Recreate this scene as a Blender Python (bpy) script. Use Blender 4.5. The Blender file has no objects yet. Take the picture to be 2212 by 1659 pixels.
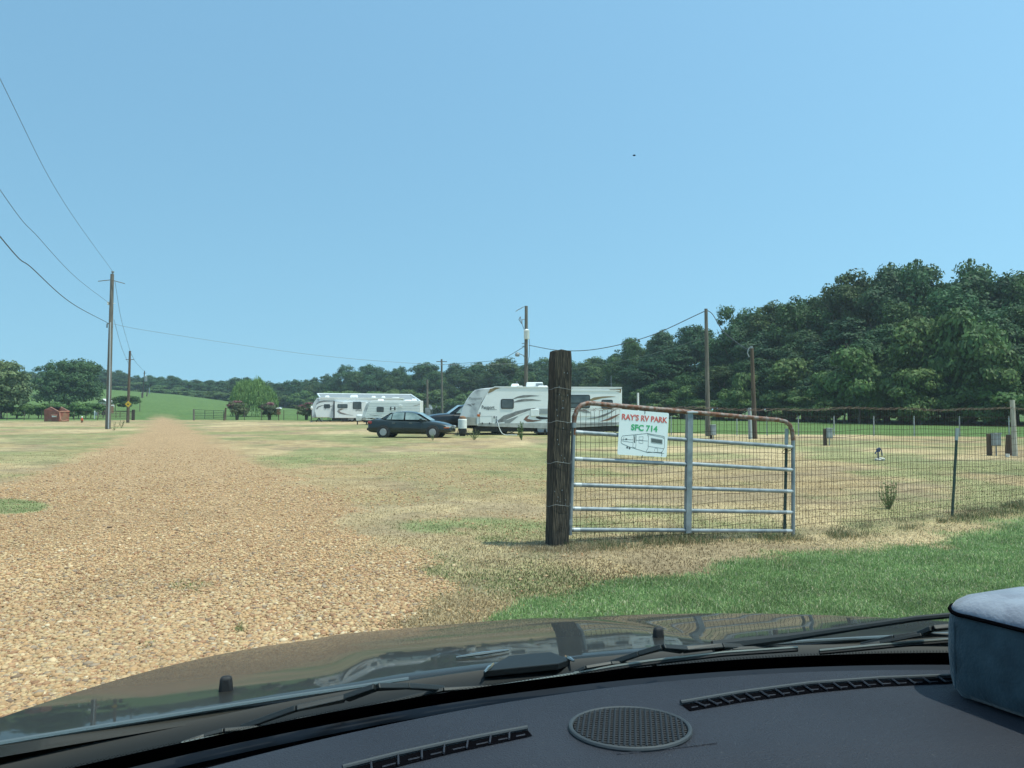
import bpy, math, random
import numpy as np
from mathutils import Vector, Matrix
R = math.radians
random.seed(7)
rng = np.random.default_rng(11)
sc = bpy.context.scene
C = sc.collection

# ---------------------------------------------------------------- camera
F, CX, CY, EYE = 1663.0, 1106.0, 829.5, 1.5      # pixel focal length / centre of a 2212 px wide view
TH = math.atan(54.5 / F)
cam = bpy.data.objects.new('camera', bpy.data.cameras.new('camera'))
C.objects.link(cam)
cam.data.sensor_width = 36.0
cam.data.lens = 36.0 * F / 2212.0
cam.data.clip_start = 0.02
cam.data.clip_end = 4000.0
cam.location = (0, 0, EYE)
cam.rotation_euler = (R(90) + TH, 0, 0)
sc.camera = cam

# ---------------------------------------------------------------- sky, sun, exposure
SUN_EL, SUN_AZ = R(69), R(110)                    # azimuth clockwise from +Y: the sun stands to the right
world = bpy.data.worlds.new("World")
sc.world = world
world.use_nodes = True
wn = world.node_tree.nodes
bg = wn['Background']
sky = wn.new('ShaderNodeTexSky')
sky.sky_type = 'NISHITA'
sky.sun_disc = False
sky.sun_elevation = SUN_EL
sky.sun_rotation = SUN_AZ
sky.air_density = 1.6
sky.dust_density = 0.8
sky.ozone_density = 3.0
wt = wn.new('ShaderNodeTexCoord')
wm = wn.new('ShaderNodeVectorMath'); wm.operation = 'MULTIPLY_ADD'     # evens out the pale band at the horizon
wm.inputs[1].default_value = (1, 1, 0.85); wm.inputs[2].default_value = (0, 0, 0.30)
wg = wn.new('ShaderNodeVectorMath'); wg.operation = 'MULTIPLY'
wg.inputs[1].default_value = (1.22, 1.46, 1.38)                        # the photograph's cool white balance
WL = world.node_tree.links
WL.new(wt.outputs['Generated'], wm.inputs[0]); WL.new(wm.outputs[0], sky.inputs[0])
WL.new(sky.outputs[0], wg.inputs[0]); WL.new(wg.outputs[0], bg.inputs[0])
bg.inputs[1].default_value = 0.125
sd = bpy.data.lights.new('sun', 'SUN')
sd.energy = 3.9
sd.angle = R(0.53)
sd.color = (1.0, 0.955, 0.88)
sun = bpy.data.objects.new('sun', sd)
C.objects.link(sun)
sun.location = (20, 0, 40)
dvec = Vector((math.sin(SUN_AZ) * math.cos(SUN_EL), math.cos(SUN_AZ) * math.cos(SUN_EL), math.sin(SUN_EL)))
sun.rotation_euler = dvec.to_track_quat('Z', 'Y').to_euler()
sc.view_settings.view_transform = 'Standard'
sc.view_settings.look = 'None'
sc.view_settings.exposure = 0.16
sc.view_settings.gamma = 1.0
sc.cycles.max_bounces = 8
sc.cycles.transparent_max_bounces = 12
sc.cycles.volume_bounces = 0
sc.cycles.use_denoising = True

# ---------------------------------------------------------------- helpers
def P(px, py, Y):
    a = (px - CX) / F; b = (CY - py) / F
    t = Y / (math.cos(TH) - b * math.sin(TH))
    return Vector((a * t, Y, EYE + t * (math.sin(TH) + b * math.cos(TH))))

def GY(py):
    return EYE * F / (py - 884.0)

def tag(o, label=None, cat=None, group=None, kind=None):
    if label: o['label'] = label
    if cat: o['category'] = cat
    if group: o['group'] = group
    if kind: o['kind'] = kind
    return o

def empty(name, loc=(0, 0, 0), rz=0.0, label=None, cat=None, group=None):
    o = bpy.data.objects.new(name, None)
    C.objects.link(o)
    o.location = loc
    o.rotation_euler = (0, 0, rz)
    o.empty_display_size = 0.2
    return tag(o, label, cat, group)

def copy_tree(o, parent=None):
    c = o.copy()
    C.objects.link(c)
    c.parent = parent
    for ch in list(o.children):
        copy_tree(ch, c)
    return c

class MB:
    def __init__(self):
        self.v = []; self.f = []; self.m = []
    def add(self, vs, fs, mi=0):
        n = len(self.v)
        self.v += [tuple(p) for p in vs]
        self.f += [tuple(i + n for i in q) for q in fs]
        self.m += [mi] * len(fs)
        return self
    def box(self, c, s, rot=None, mi=0, taper=1.0):
        x, y, z = [k / 2 for k in s]
        vs = [Vector(p) for p in ((-x, -y, -z), (x, -y, -z), (x, y, -z), (-x, y, -z),
              (-x * taper, -y * taper, z), (x * taper, -y * taper, z), (x * taper, y * taper, z), (-x * taper, y * taper, z))]
        if rot is not None:
            vs = [rot @ p for p in vs]
        vs = [p + Vector(c) for p in vs]
        return self.add(vs, [(0, 3, 2, 1), (4, 5, 6, 7), (0, 1, 5, 4), (1, 2, 6, 5), (2, 3, 7, 6), (3, 0, 4, 7)], mi)
    def tube(self, pts, r, n=8, mi=0, cap=True):
        pts = [Vector(p) for p in pts]
        k = len(pts)
        rs = r if isinstance(r, (list, tuple)) else [r] * k
        vs = []
        up = None
        for i, p in enumerate(pts):
            d = (pts[min(i + 1, k - 1)] - pts[max(i - 1, 0)]).normalized()
            if up is None:
                up = Vector((0, 0, 1)) if abs(d.z) < 0.9 else Vector((1, 0, 0))
            a = d.cross(up).normalized()
            b = a.cross(d).normalized()
            up = b
            for j in range(n):
                t = 2 * math.pi * j / n
                vs.append(p + (a * math.cos(t) + b * math.sin(t)) * rs[i])
        fs = []
        for i in range(k - 1):
            for j in range(n):
                j2 = (j + 1) % n
                fs.append((i * n + j, i * n + j2, (i + 1) * n + j2, (i + 1) * n + j))
        if cap:
            fs.append(tuple(range(n - 1, -1, -1)))
            fs.append(tuple((k - 1) * n + j for j in range(n)))
        return self.add(vs, fs, mi)
    def lathe(self, prof, c=(0, 0, 0), n=16, mi=0, axis='z', cap=True):
        vs = []
        for (r, h) in prof:
            for j in range(n):
                t = 2 * math.pi * j / n
                p = (r * math.cos(t), r * math.sin(t), h)
                if axis == 'y': p = (p[0], p[2], p[1])
                if axis == 'x': p = (p[2], p[0], p[1])
                vs.append(Vector(p) + Vector(c))
        fs = []
        k = len(prof)
        for i in range(k - 1):
            for j in range(n):
                j2 = (j + 1) % n
                fs.append((i * n + j, i * n + j2, (i + 1) * n + j2, (i + 1) * n + j))
        if cap:
            fs.append(tuple(range(n - 1, -1, -1)))
            fs.append(tuple((k - 1) * n + j for j in range(n)))
        return self.add(vs, fs, mi)
    def prism(self, poly, y0, y1, mi=0):
        """poly in (x, z), extruded along y"""
        n = len(poly)
        vs = [Vector((p[0], y0, p[1])) for p in poly] + [Vector((p[0], y1, p[1])) for p in poly]
        fs = [tuple(range(n)), tuple(range(2 * n - 1, n - 1, -1))]
        for i in range(n):
            j = (i + 1) % n
            fs.append((j, i, n + i, n + j))
        return self.add(vs, fs, mi)
    def ribbon(self, pts, ws, y, th=0.003, mi=0):
        """curved tapering stripe in the x-z plane, on the y = const face"""
        k = len(pts); a = []; b = []
        for i in range(k):
            p0 = pts[max(i - 1, 0)]; p1 = pts[min(i + 1, k - 1)]
            dx, dz = p1[0] - p0[0], p1[1] - p0[1]
            l = math.hypot(dx, dz) or 1
            nx, nz = -dz / l, dx / l
            a.append((pts[i][0] + nx * ws[i] / 2, pts[i][1] + nz * ws[i] / 2))
            b.append((pts[i][0] - nx * ws[i] / 2, pts[i][1] - nz * ws[i] / 2))
        for i in range(k - 1):
            self.prism([a[i], a[i + 1], b[i + 1], b[i]], y, y - th, mi)
        return self
    def build(self, name, mat=None, parent=None, smooth=False, mats=None, bevel=0, subsurf=0, seg=2):
        me = bpy.data.meshes.new(name)
        me.from_pydata([tuple(p) for p in self.v], [], self.f)
        for m in (mats or [mat]):
            me.materials.append(m)
        me.polygons.foreach_set('material_index', self.m)
        if smooth:
            me.polygons.foreach_set('use_smooth', [True] * len(me.polygons))
        me.validate()
        o = bpy.data.objects.new(name, me)
        C.objects.link(o)
        o.parent = parent
        if bevel:
            b = o.modifiers.new('bevel', 'BEVEL'); b.width = bevel; b.segments = seg; b.limit_method = 'ANGLE'; b.angle_limit = R(40)
        if subsurf:
            s = o.modifiers.new('sub', 'SUBSURF'); s.levels = subsurf; s.render_levels = subsurf
        if smooth and not subsurf:
            try:
                me.set_sharp_from_angle(angle=R(42))
            except Exception:
                pass
        return o

def np_mesh(name, verts, faces, mat, parent=None, cols=None, smooth=False, attrs=None):
    me = bpy.data.meshes.new(name)
    nv, nf, k = len(verts), len(faces), faces.shape[1]
    me.vertices.add(nv); me.loops.add(nf * k); me.polygons.add(nf)
    me.vertices.foreach_set('co', verts.astype(np.float32).ravel())
    me.loops.foreach_set('vertex_index', faces.astype(np.int32).ravel())
    me.polygons.foreach_set('loop_start', np.arange(0, nf * k, k, dtype=np.int32))
    me.update(calc_edges=True)
    if smooth:
        me.polygons.foreach_set('use_smooth', np.ones(nf, dtype=bool))
    if cols is not None:
        ca = me.color_attributes.new('col', 'FLOAT_COLOR', 'POINT')
        c4 = np.ones((nv, 4), dtype=np.float32); c4[:, :3] = cols
        ca.data.foreach_set('color', c4.ravel())
    for an, av in (attrs or {}).items():
        at = me.attributes.new(an, 'FLOAT', 'POINT')
        at.data.foreach_set('value', av.astype(np.float32))
    me.materials.append(mat)
    o = bpy.data.objects.new(name, me)
    C.objects.link(o)
    o.parent = parent
    return o

# ---- value noise
def _h(ix, iy, s):
    n = (ix.astype(np.int64) * 374761393 + iy.astype(np.int64) * 668265263 + s * 1442695041) & 0x7fffffff
    n = ((n ^ (n >> 13)) * 1274126177) & 0x7fffffff
    return ((n ^ (n >> 16)) & 0xffff) / 65535.0

def vnoise(x, y, s=0):
    ix = np.floor(x); iy = np.floor(y)
    fx = x - ix; fy = y - iy
    fx = fx * fx * (3 - 2 * fx); fy = fy * fy * (3 - 2 * fy)
    a = _h(ix, iy, s); b = _h(ix + 1, iy, s); c = _h(ix, iy + 1, s); d = _h(ix + 1, iy + 1, s)
    return (a * (1 - fx) + b * fx) * (1 - fy) + (c * (1 - fx) + d * fx) * fy

def fbm(x, y, s=0, oct=4):
    t = 0; amp = 0.5; tot = 0
    for i in range(oct):
        t = t + amp * vnoise(x * 2 ** i + 17.3 * i, y * 2 ** i - 9.1 * i, s + i * 7)
        tot += amp; amp *= 0.5
    return t / tot

def sstep(a, b, x):
    t = np.clip((x - a) / (b - a), 0, 1)
    return t * t * (3 - 2 * t)

# ---------------------------------------------------------------- materials
def mat(name, col, rough=0.6, metal=0.0, col2=None, scale=8.0, detail=4.0, spread=(0.35, 0.65), bump=0.0, bscale=None,
        spec=0.5, coat=0.0, stretch=None, emis=None, col3=None, scale3=1.0, sheen=0.0, pos3=(0.5, 0.62)):
    m = bpy.data.materials.new(name)
    m.use_nodes = True
    nt = m.node_tree; N = nt.nodes; L = nt.links
    b = N['Principled BSDF']
    b.inputs['Roughness'].default_value = rough
    b.inputs['Metallic'].default_value = metal
    b.inputs['Specular IOR Level'].default_value = spec
    b.inputs['Coat Weight'].default_value = coat
    b.inputs['Coat Roughness'].default_value = 0.03
    b.inputs['Base Color'].default_value = (*col, 1)
    if sheen:
        b.inputs['Sheen Weight'].default_value = sheen
        b.inputs['Sheen Roughness'].default_value = 0.4
    vec = None
    if col2 is not None or bump:
        tc = N.new('ShaderNodeTexCoord')
        mp = N.new('ShaderNodeMapping')
        if stretch: mp.inputs['Scale'].default_value = stretch
        L.new(tc.outputs['Object'], mp.inputs['Vector'])
        vec = mp.outputs[0]
    last = None
    if col2 is not None:
        n = N.new('ShaderNodeTexNoise'); n.inputs['Scale'].default_value = scale; n.inputs['Detail'].default_value = detail
        L.new(vec, n.inputs['Vector'])
        r = N.new('ShaderNodeValToRGB')
        r.color_ramp.elements[0].position = spread[0]; r.color_ramp.elements[1].position = spread[1]
        r.color_ramp.elements[0].color = (*col, 1); r.color_ramp.elements[1].color = (*col2, 1)
        L.new(n.outputs[0], r.inputs[0])
        last = r.outputs[0]
        if col3 is not None:
            n3 = N.new('ShaderNodeTexNoise'); n3.inputs['Scale'].default_value = scale3; n3.inputs['Detail'].default_value = 5
            L.new(vec, n3.inputs['Vector'])
            r3 = N.new('ShaderNodeValToRGB'); r3.color_ramp.elements[0].position = pos3[0]; r3.color_ramp.elements[1].position = pos3[1]
            L.new(n3.outputs[0], r3.inputs[0])
            mx = N.new('ShaderNodeMix'); mx.data_type = 'RGBA'
            L.new(r3.outputs[0], mx.inputs[0]); L.new(last, mx.inputs[6]); mx.inputs[7].default_value = (*col3, 1)
            last = mx.outputs[2]
        L.new(last, b.inputs['Base Color'])
    if bump:
        n2 = N.new('ShaderNodeTexNoise'); n2.inputs['Scale'].default_value = bscale or scale * 3; n2.inputs['Detail'].default_value = 5
        L.new(vec, n2.inputs['Vector'])
        bp = N.new('ShaderNodeBump'); bp.inputs['Strength'].default_value = bump; bp.inputs['Distance'].default_value = 0.01
        L.new(n2.outputs[0], bp.inputs['Height']); L.new(bp.outputs[0], b.inputs['Normal'])
    return m

def attr_mat(name, rough=0.8, translucent=0.0, rand=0.0, spec=0.3, noise=0.0, nscale=3.0):
    """colour from the mesh's own colour attribute, with per-object variation"""
    m = bpy.data.materials.new(name)
    m.use_nodes = True
    nt = m.node_tree; N = nt.nodes; L = nt.links
    b = N['Principled BSDF']; out = N['Material Output']
    b.inputs['Roughness'].default_value = rough
    b.inputs['Specular IOR Level'].default_value = spec
    at = N.new('ShaderNodeAttribute'); at.attribute_name = 'col'
    col = at.outputs['Color']
    if rand:
        oi = N.new('ShaderNodeObjectInfo')
        hs = N.new('ShaderNodeHueSaturation')
        mr = N.new('ShaderNodeMapRange'); mr.inputs[3].default_value = 1 - rand; mr.inputs[4].default_value = 1 + rand
        L.new(oi.outputs['Random'], mr.inputs[0]); L.new(mr.outputs[0], hs.inputs['Value'])
        ml = N.new('ShaderNodeMath'); ml.operation = 'MULTIPLY'; ml.inputs[1].default_value = 7.13
        fr = N.new('ShaderNodeMath'); fr.operation = 'FRACT'
        L.new(oi.outputs['Random'], ml.inputs[0]); L.new(ml.outputs[0], fr.inputs[0])
        mh = N.new('ShaderNodeMapRange'); mh.inputs[3].default_value = 0.485; mh.inputs[4].default_value = 0.515
        L.new(fr.outputs[0], mh.inputs[0]); L.new(mh.outputs[0], hs.inputs['Hue'])
        L.new(col, hs.inputs['Color']); col = hs.outputs[0]
    L.new(col, b.inputs['Base Color'])
    if translucent:
        tr = N.new('ShaderNodeBsdfTranslucent')
        L.new(col, tr.inputs['Color'])
        mx = N.new('ShaderNodeMixShader'); mx.inputs[0].default_value = translucent
        L.new(b.outputs[0], mx.inputs[1]); L.new(tr.outputs[0], mx.inputs[2]); L.new(mx.outputs[0], out.inputs['Surface'])
    return m

M = {}
M['leaf'] = attr_mat('leaf', 0.6, 0.22, 0.16, 0.25)
M['barb'] = mat('rusty_barbed_wire', (0.16, 0.10, 0.075), 0.8, 0.0, col2=(0.24, 0.17, 0.14), scale=12, spec=.2)
M['box_grey'] = mat('pedestal_grey', (0.30, 0.33, 0.335), 0.5, 0.1, col2=(0.38, 0.41, 0.41), scale=4)
M['blade'] = attr_mat('grass_blade', 0.7, 0.25, 0.0, 0.3)
M['stone'] = attr_mat('gravel_stone', 0.8, 0.0, 0.0, 0.3)
M['bark'] = mat('bark', (0.10, 0.075, 0.05), 0.9, col2=(0.2, 0.16, 0.12), scale=4, stretch=(3, 3, 0.5), bump=0.6)
M['pole'] = mat('pole_wood', (0.10, 0.088, 0.07), 0.9, col2=(0.20, 0.18, 0.15), scale=3, stretch=(8, 8, 0.4), bump=0.4)
M['pole_dark'] = mat('pole_wood_dark', (0.07, 0.05, 0.035), 0.9, col2=(0.15, 0.11, 0.08), scale=3, stretch=(8, 8, 0.4), bump=0.4)
M['tie'] = mat('railroad_tie', (0.010, 0.009, 0.008), 0.95, col2=(0.038, 0.034, 0.027), scale=6, detail=8, stretch=(9, 9, 0.55), bump=1.0, bscale=14, spread=(0.36, 0.66), col3=(0.085, 0.07, 0.05), scale3=11)
M['galv'] = mat('galvanised_steel', (0.19, 0.215, 0.235), 0.42, 0.35, col2=(0.30, 0.33, 0.35), scale=9, detail=6, bump=0.05)
M['galv_flat'] = mat('galvanised_sheet', (0.20, 0.23, 0.24), 0.5, 0.2, col2=(0.29, 0.32, 0.33), scale=4)
M['rust'] = mat('rusty_steel', (0.26, 0.22, 0.20), 0.6, 0.2, col2=(0.16, 0.065, 0.035), scale=16, detail=10, spread=(0.36, 0.56), bump=0.2)
M['wire'] = mat('rusty_wire', (0.035, 0.022, 0.017), 0.8, 0.0, col2=(0.075, 0.042, 0.030), scale=20, spec=0.2)
M['line'] = mat('power_line', (0.06, 0.065, 0.07), 0.6, 0.1)
M['line_bright'] = mat('bare_cable', (0.22, 0.24, 0.25), 0.4, 0.4)
M['conduit'] = mat('pale_conduit', (0.42, 0.45, 0.46), 0.4, 0.2)
M['tpost'] = mat('green_post_paint', (0.025, 0.05, 0.04), 0.6, 0.1, col2=(0.05, 0.07, 0.06), scale=30)
M['tpost_tip'] = mat('pale_post_paint', (0.32, 0.35, 0.35), 0.6, 0.1)
M['white'] = mat('white_fibreglass', (0.80, 0.80, 0.77), 0.28, col2=(0.86, 0.86, 0.84), scale=1.2, detail=5)
M['white_rib'] = mat('white_siding', (0.78, 0.79, 0.76), 0.4, col2=(0.84, 0.84, 0.81), scale=2)
M['cap_grey'] = mat('weathered_cap', (0.30, 0.32, 0.335), 0.4, col2=(0.62, 0.64, 0.64), scale=1.1, detail=6, spread=(0.36, 0.54))
M['tan_trim'] = mat('tan_trim', (0.30, 0.28, 0.24), 0.5, col2=(0.38, 0.36, 0.31), scale=3)
M['dirty_band'] = mat('dirty_band', (0.36, 0.35, 0.32), 0.5, col2=(0.48, 0.47, 0.44), scale=3)
M['win'] = mat('dark_window', (0.035, 0.045, 0.05), 0.12, col2=(0.09, 0.11, 0.115), scale=1.5, spec=0.6)
M['win_frame'] = mat('black_window_frame', (0.012, 0.012, 0.013), 0.4)
M['black'] = mat('black_paint', (0.012, 0.012, 0.012), 0.5, col2=(0.03, 0.028, 0.025), scale=6)
M['tyre'] = mat('tyre', (0.016, 0.016, 0.016), 0.85, col2=(0.035, 0.033, 0.03), scale=20)
M['rim'] = mat('alloy', (0.36, 0.37, 0.38), 0.35, 0.5)
M['gr_dark'] = mat('graphic_dark', (0.15, 0.15, 0.145), 0.4, col2=(0.27, 0.26, 0.25), scale=3)
M['gr_brown'] = mat('graphic_brown', (0.22, 0.11, 0.075), 0.4)
M['gr_gold'] = mat('graphic_gold', (0.26, 0.19, 0.10), 0.4)
M['gr_grey'] = mat('graphic_grey', (0.26, 0.27, 0.27), 0.4)
M['gr_black'] = mat('graphic_black', (0.02, 0.02, 0.022), 0.4)
M['sign'] = mat('sign_white', (0.74, 0.80, 0.80), 0.35, col2=(0.80, 0.85, 0.85), scale=3)
M['red_text'] = mat('faded_red_letters', (0.60, 0.085, 0.07), 0.5, col2=(0.66, 0.2, 0.17), scale=25)
M['green_text'] = mat('green_letters', (0.03, 0.36, 0.13), 0.5, col2=(0.10, 0.45, 0.2), scale=25)
M['yellow'] = mat('yellow_sign', (0.62, 0.40, 0.03), 0.5)
M['dump'] = mat('dumpster_red', (0.20, 0.055, 0.035), 0.7, col2=(0.30, 0.085, 0.05), scale=2.5, detail=8, col3=(0.26, 0.14, 0.08), scale3=1.3)
M['dump_trim'] = mat('dumpster_trim', (0.42, 0.13, 0.08), 0.6, col2=(0.45, 0.25, 0.17), scale=3)
M['orange'] = mat('orange_plastic', (0.55, 0.12, 0.03), 0.5)
M['sedan'] = mat('dark_green_paint', (0.010, 0.016, 0.015), 0.3, 0.0, coat=0.7, col2=(0.013, 0.020, 0.018), scale=2, spec=.3)
M['truck'] = mat('black_truck_paint', (0.006, 0.008, 0.010), 0.3, coat=0.5, spec=.3)
M['auto_glass'] = mat('auto_glass', (0.13, 0.19, 0.19), 0.08, spec=0.5, col2=(0.30, 0.38, 0.37), scale=1.9, detail=3)
M['red_lamp'] = mat('red_lamp', (0.25, 0.012, 0.012), 0.2, coat=1.0)
M['clear_lamp'] = mat('clear_lamp', (0.5, 0.52, 0.52), 0.15, 0.3, coat=1.0)
M['amber'] = mat('amber_lamp', (0.5, 0.12, 0.02), 0.3)
M['brown'] = mat('brown_cover', (0.20, 0.10, 0.055), 0.8, col2=(0.25, 0.14, 0.08), scale=6)
M['pvc'] = mat('white_pvc', (0.68, 0.69, 0.66), 0.5, col2=(0.78, 0.78, 0.74), scale=10)
M['blue'] = mat('blue_paint', (0.02, 0.05, 0.13), 0.5)
M['blue_hose'] = mat('blue_hose', (0.05, 0.16, 0.35), 0.5)
M['rock'] = mat('white_rock', (0.45, 0.43, 0.38), 0.9, col2=(0.6, 0.58, 0.52), scale=20)
M['roof_grey'] = mat('grey_roof_sheet', (0.25, 0.26, 0.26), 0.5, 0.2, col2=(0.31, 0.32, 0.32), scale=3)
M['barn'] = mat('weathered_barn_wood', (0.09, 0.055, 0.04), 0.9, col2=(0.16, 0.10, 0.08), scale=4)
M['pale_wood'] = mat('stripped_wood', (0.36, 0.34, 0.27), 0.85, col2=(0.5, 0.48, 0.40), scale=5, stretch=(6, 6, .6), bump=.4)
M['rail_dark'] = mat('dark_green_rail', (0.035, 0.045, 0.04), 0.6)
M['line_green'] = mat('pale_green_line', (0.12, 0.17, 0.13), 0.6)
# interior
M['hood'] = mat('black_car_paint', (0.018, 0.0175, 0.015), 0.55, coat=0.5, spec=0.1, col2=(0.026, 0.024, 0.020), scale=5, detail=8)
M['cowl'] = mat('cowl_paint', (0.006, 0.008, 0.009), 0.5, spec=0.22)
M['intake'] = mat('intake_plastic', (0.010, 0.012, 0.013), 0.5, spec=0.25)
M['dash'] = mat('dash_plastic', (0.0165, 0.0185, 0.027), 0.60, col2=(0.022, 0.0245, 0.034), scale=4, detail=7, bump=0.5, bscale=420, spec=0.32, col3=(0.05, 0.053, 0.057), scale3=150, pos3=(.68, .74))
M['hood_highlight'] = mat('hood_highlight_paint', (0.10, 0.115, 0.115), 0.22, .3, coat=1.0)  # paler than the hood: the highlight is in the colour
M['trim_grille'] = mat('grille_plastic', (0.022, 0.025, 0.030), 0.6, spec=.25)
M['dash_dark'] = mat('vent_dark', (0.003, 0.003, 0.004), 0.9, spec=0.0)
M['trim_light'] = mat('dash_trim', (0.038, 0.044, 0.048), 0.5, spec=.4)
M['rubber'] = mat('black_rubber', (0.010, 0.010, 0.011), 0.7)
M['wiper'] = mat('wiper_metal', (0.016, 0.019, 0.020), 0.5, 0.0, spec=0.35)
M['chrome'] = mat('bright_edge', (0.20, 0.21, 0.19), 0.4, 0.5)
M['fabric'] = mat('blue_grey_velvet', (0.020, 0.042, 0.055), 0.95, col2=(0.036, 0.068, 0.085), scale=16, detail=10, bump=0.25, bscale=160, sheen=0.25, spread=(.4,.6))
M['fabric_sunlit'] = mat('sunlit_velvet_top', (0.17, 0.185, 0.225), 0.95, col2=(0.22, 0.24, 0.285), scale=26, detail=10, bump=0.2, bscale=160, sheen=0.3, spread=(.42,.58), col3=(.13, .145, .19), scale3=9, pos3=(.56, .66))  # sunlight on the cushion's top put into a lighter velvet colour
gm = bpy.data.materials.new('windshield_glass'); gm.use_nodes = True
for n in list(gm.node_tree.nodes):
    if n.type == 'BSDF_PRINCIPLED': gm.node_tree.nodes.remove(n)
_t = gm.node_tree.nodes.new('ShaderNodeBsdfTransparent'); _t.inputs[0].default_value = (0.955, 1.0, 0.975, 1)
gm.node_tree.links.new(_t.outputs[0], gm.node_tree.nodes['Material Output'].inputs['Surface'])
M['glass'] = gm

def text_mesh(s, size, m, parent, loc, rot, name='lettering', bold=0.0, depth=0.002, width=None, shear=0.0):
    cu = bpy.data.curves.new(name, 'FONT')
    cu.body = s; cu.size = size; cu.extrude = depth; cu.offset = bold; cu.shear = shear
    cu.align_x = 'CENTER'; cu.align_y = 'CENTER'
    cu.resolution_u = 3
    to = bpy.data.objects.new(name, cu)
    C.objects.link(to)
    dg = bpy.context.evaluated_depsgraph_get(); dg.update()
    me = bpy.data.meshes.new_from_object(to.evaluated_get(dg))
    bpy.data.objects.remove(to)
    me.materials.clear(); me.materials.append(m)
    o = bpy.data.objects.new(name, me)
    C.objects.link(o)
    if width:
        xs = [v.co.x for v in me.vertices]
        k = width / (max(xs) - min(xs))
        for v in me.vertices: v.co.x *= k
    o.parent = parent; o.location = loc; o.rotation_euler = rot
    return o
# ---------------------------------------------------------------- ground
HILL = [(-600, 8.2), (0, 8.6), (226, 8.4), (382, 6.6), (459, 5.0), (505, 4.0), (600, 2.2), (750, 0.8), (900, 0.0), (3000, 0.0)]
def hill(x, y):
    r = np.where(y > 1, x / np.maximum(y, 1), np.where(x < 0, -0.7, 0.9)) * F + CX
    h = np.interp(r, [a for a, b in HILL], [b for a, b in HILL])
    s = sstep(112, 275, y)
    return h * s + (fbm(x / 9, y / 9, 3) - 0.5) * 0.05 * sstep(14, 40, np.abs(y)) - .11 * np.exp(-(((x - 4.2) / 2.0) ** 2 + ((y - 9.8) / 1.8) ** 2))

LE = [(-884, -40), (5.4, -26), (8, -18), (10.5, -14), (14.2, -9.9), (18.3, -11.0), (30.8, -16.0), (54.2, -26.0), (90, -42.2), (156, -72.0), (210, -94.5)]
RE = [(-884, 0.2), (5.4, -0.50), (6.14, -0.75), (9.4, -1.7), (12.7, -2.9), (17.1, -4.8), (21.5, -7.2), (40.9, -16.0), (80.5, -34.6), (156, -69.5), (210, -93)]
def ell(px, py, cx, cy, rx, ry, soft=0.5):
    d = ((px - cx) / rx) ** 2 + ((py - cy) / ry) ** 2
    return 1 - sstep(1 - soft, 1 + soft, d)

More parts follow.
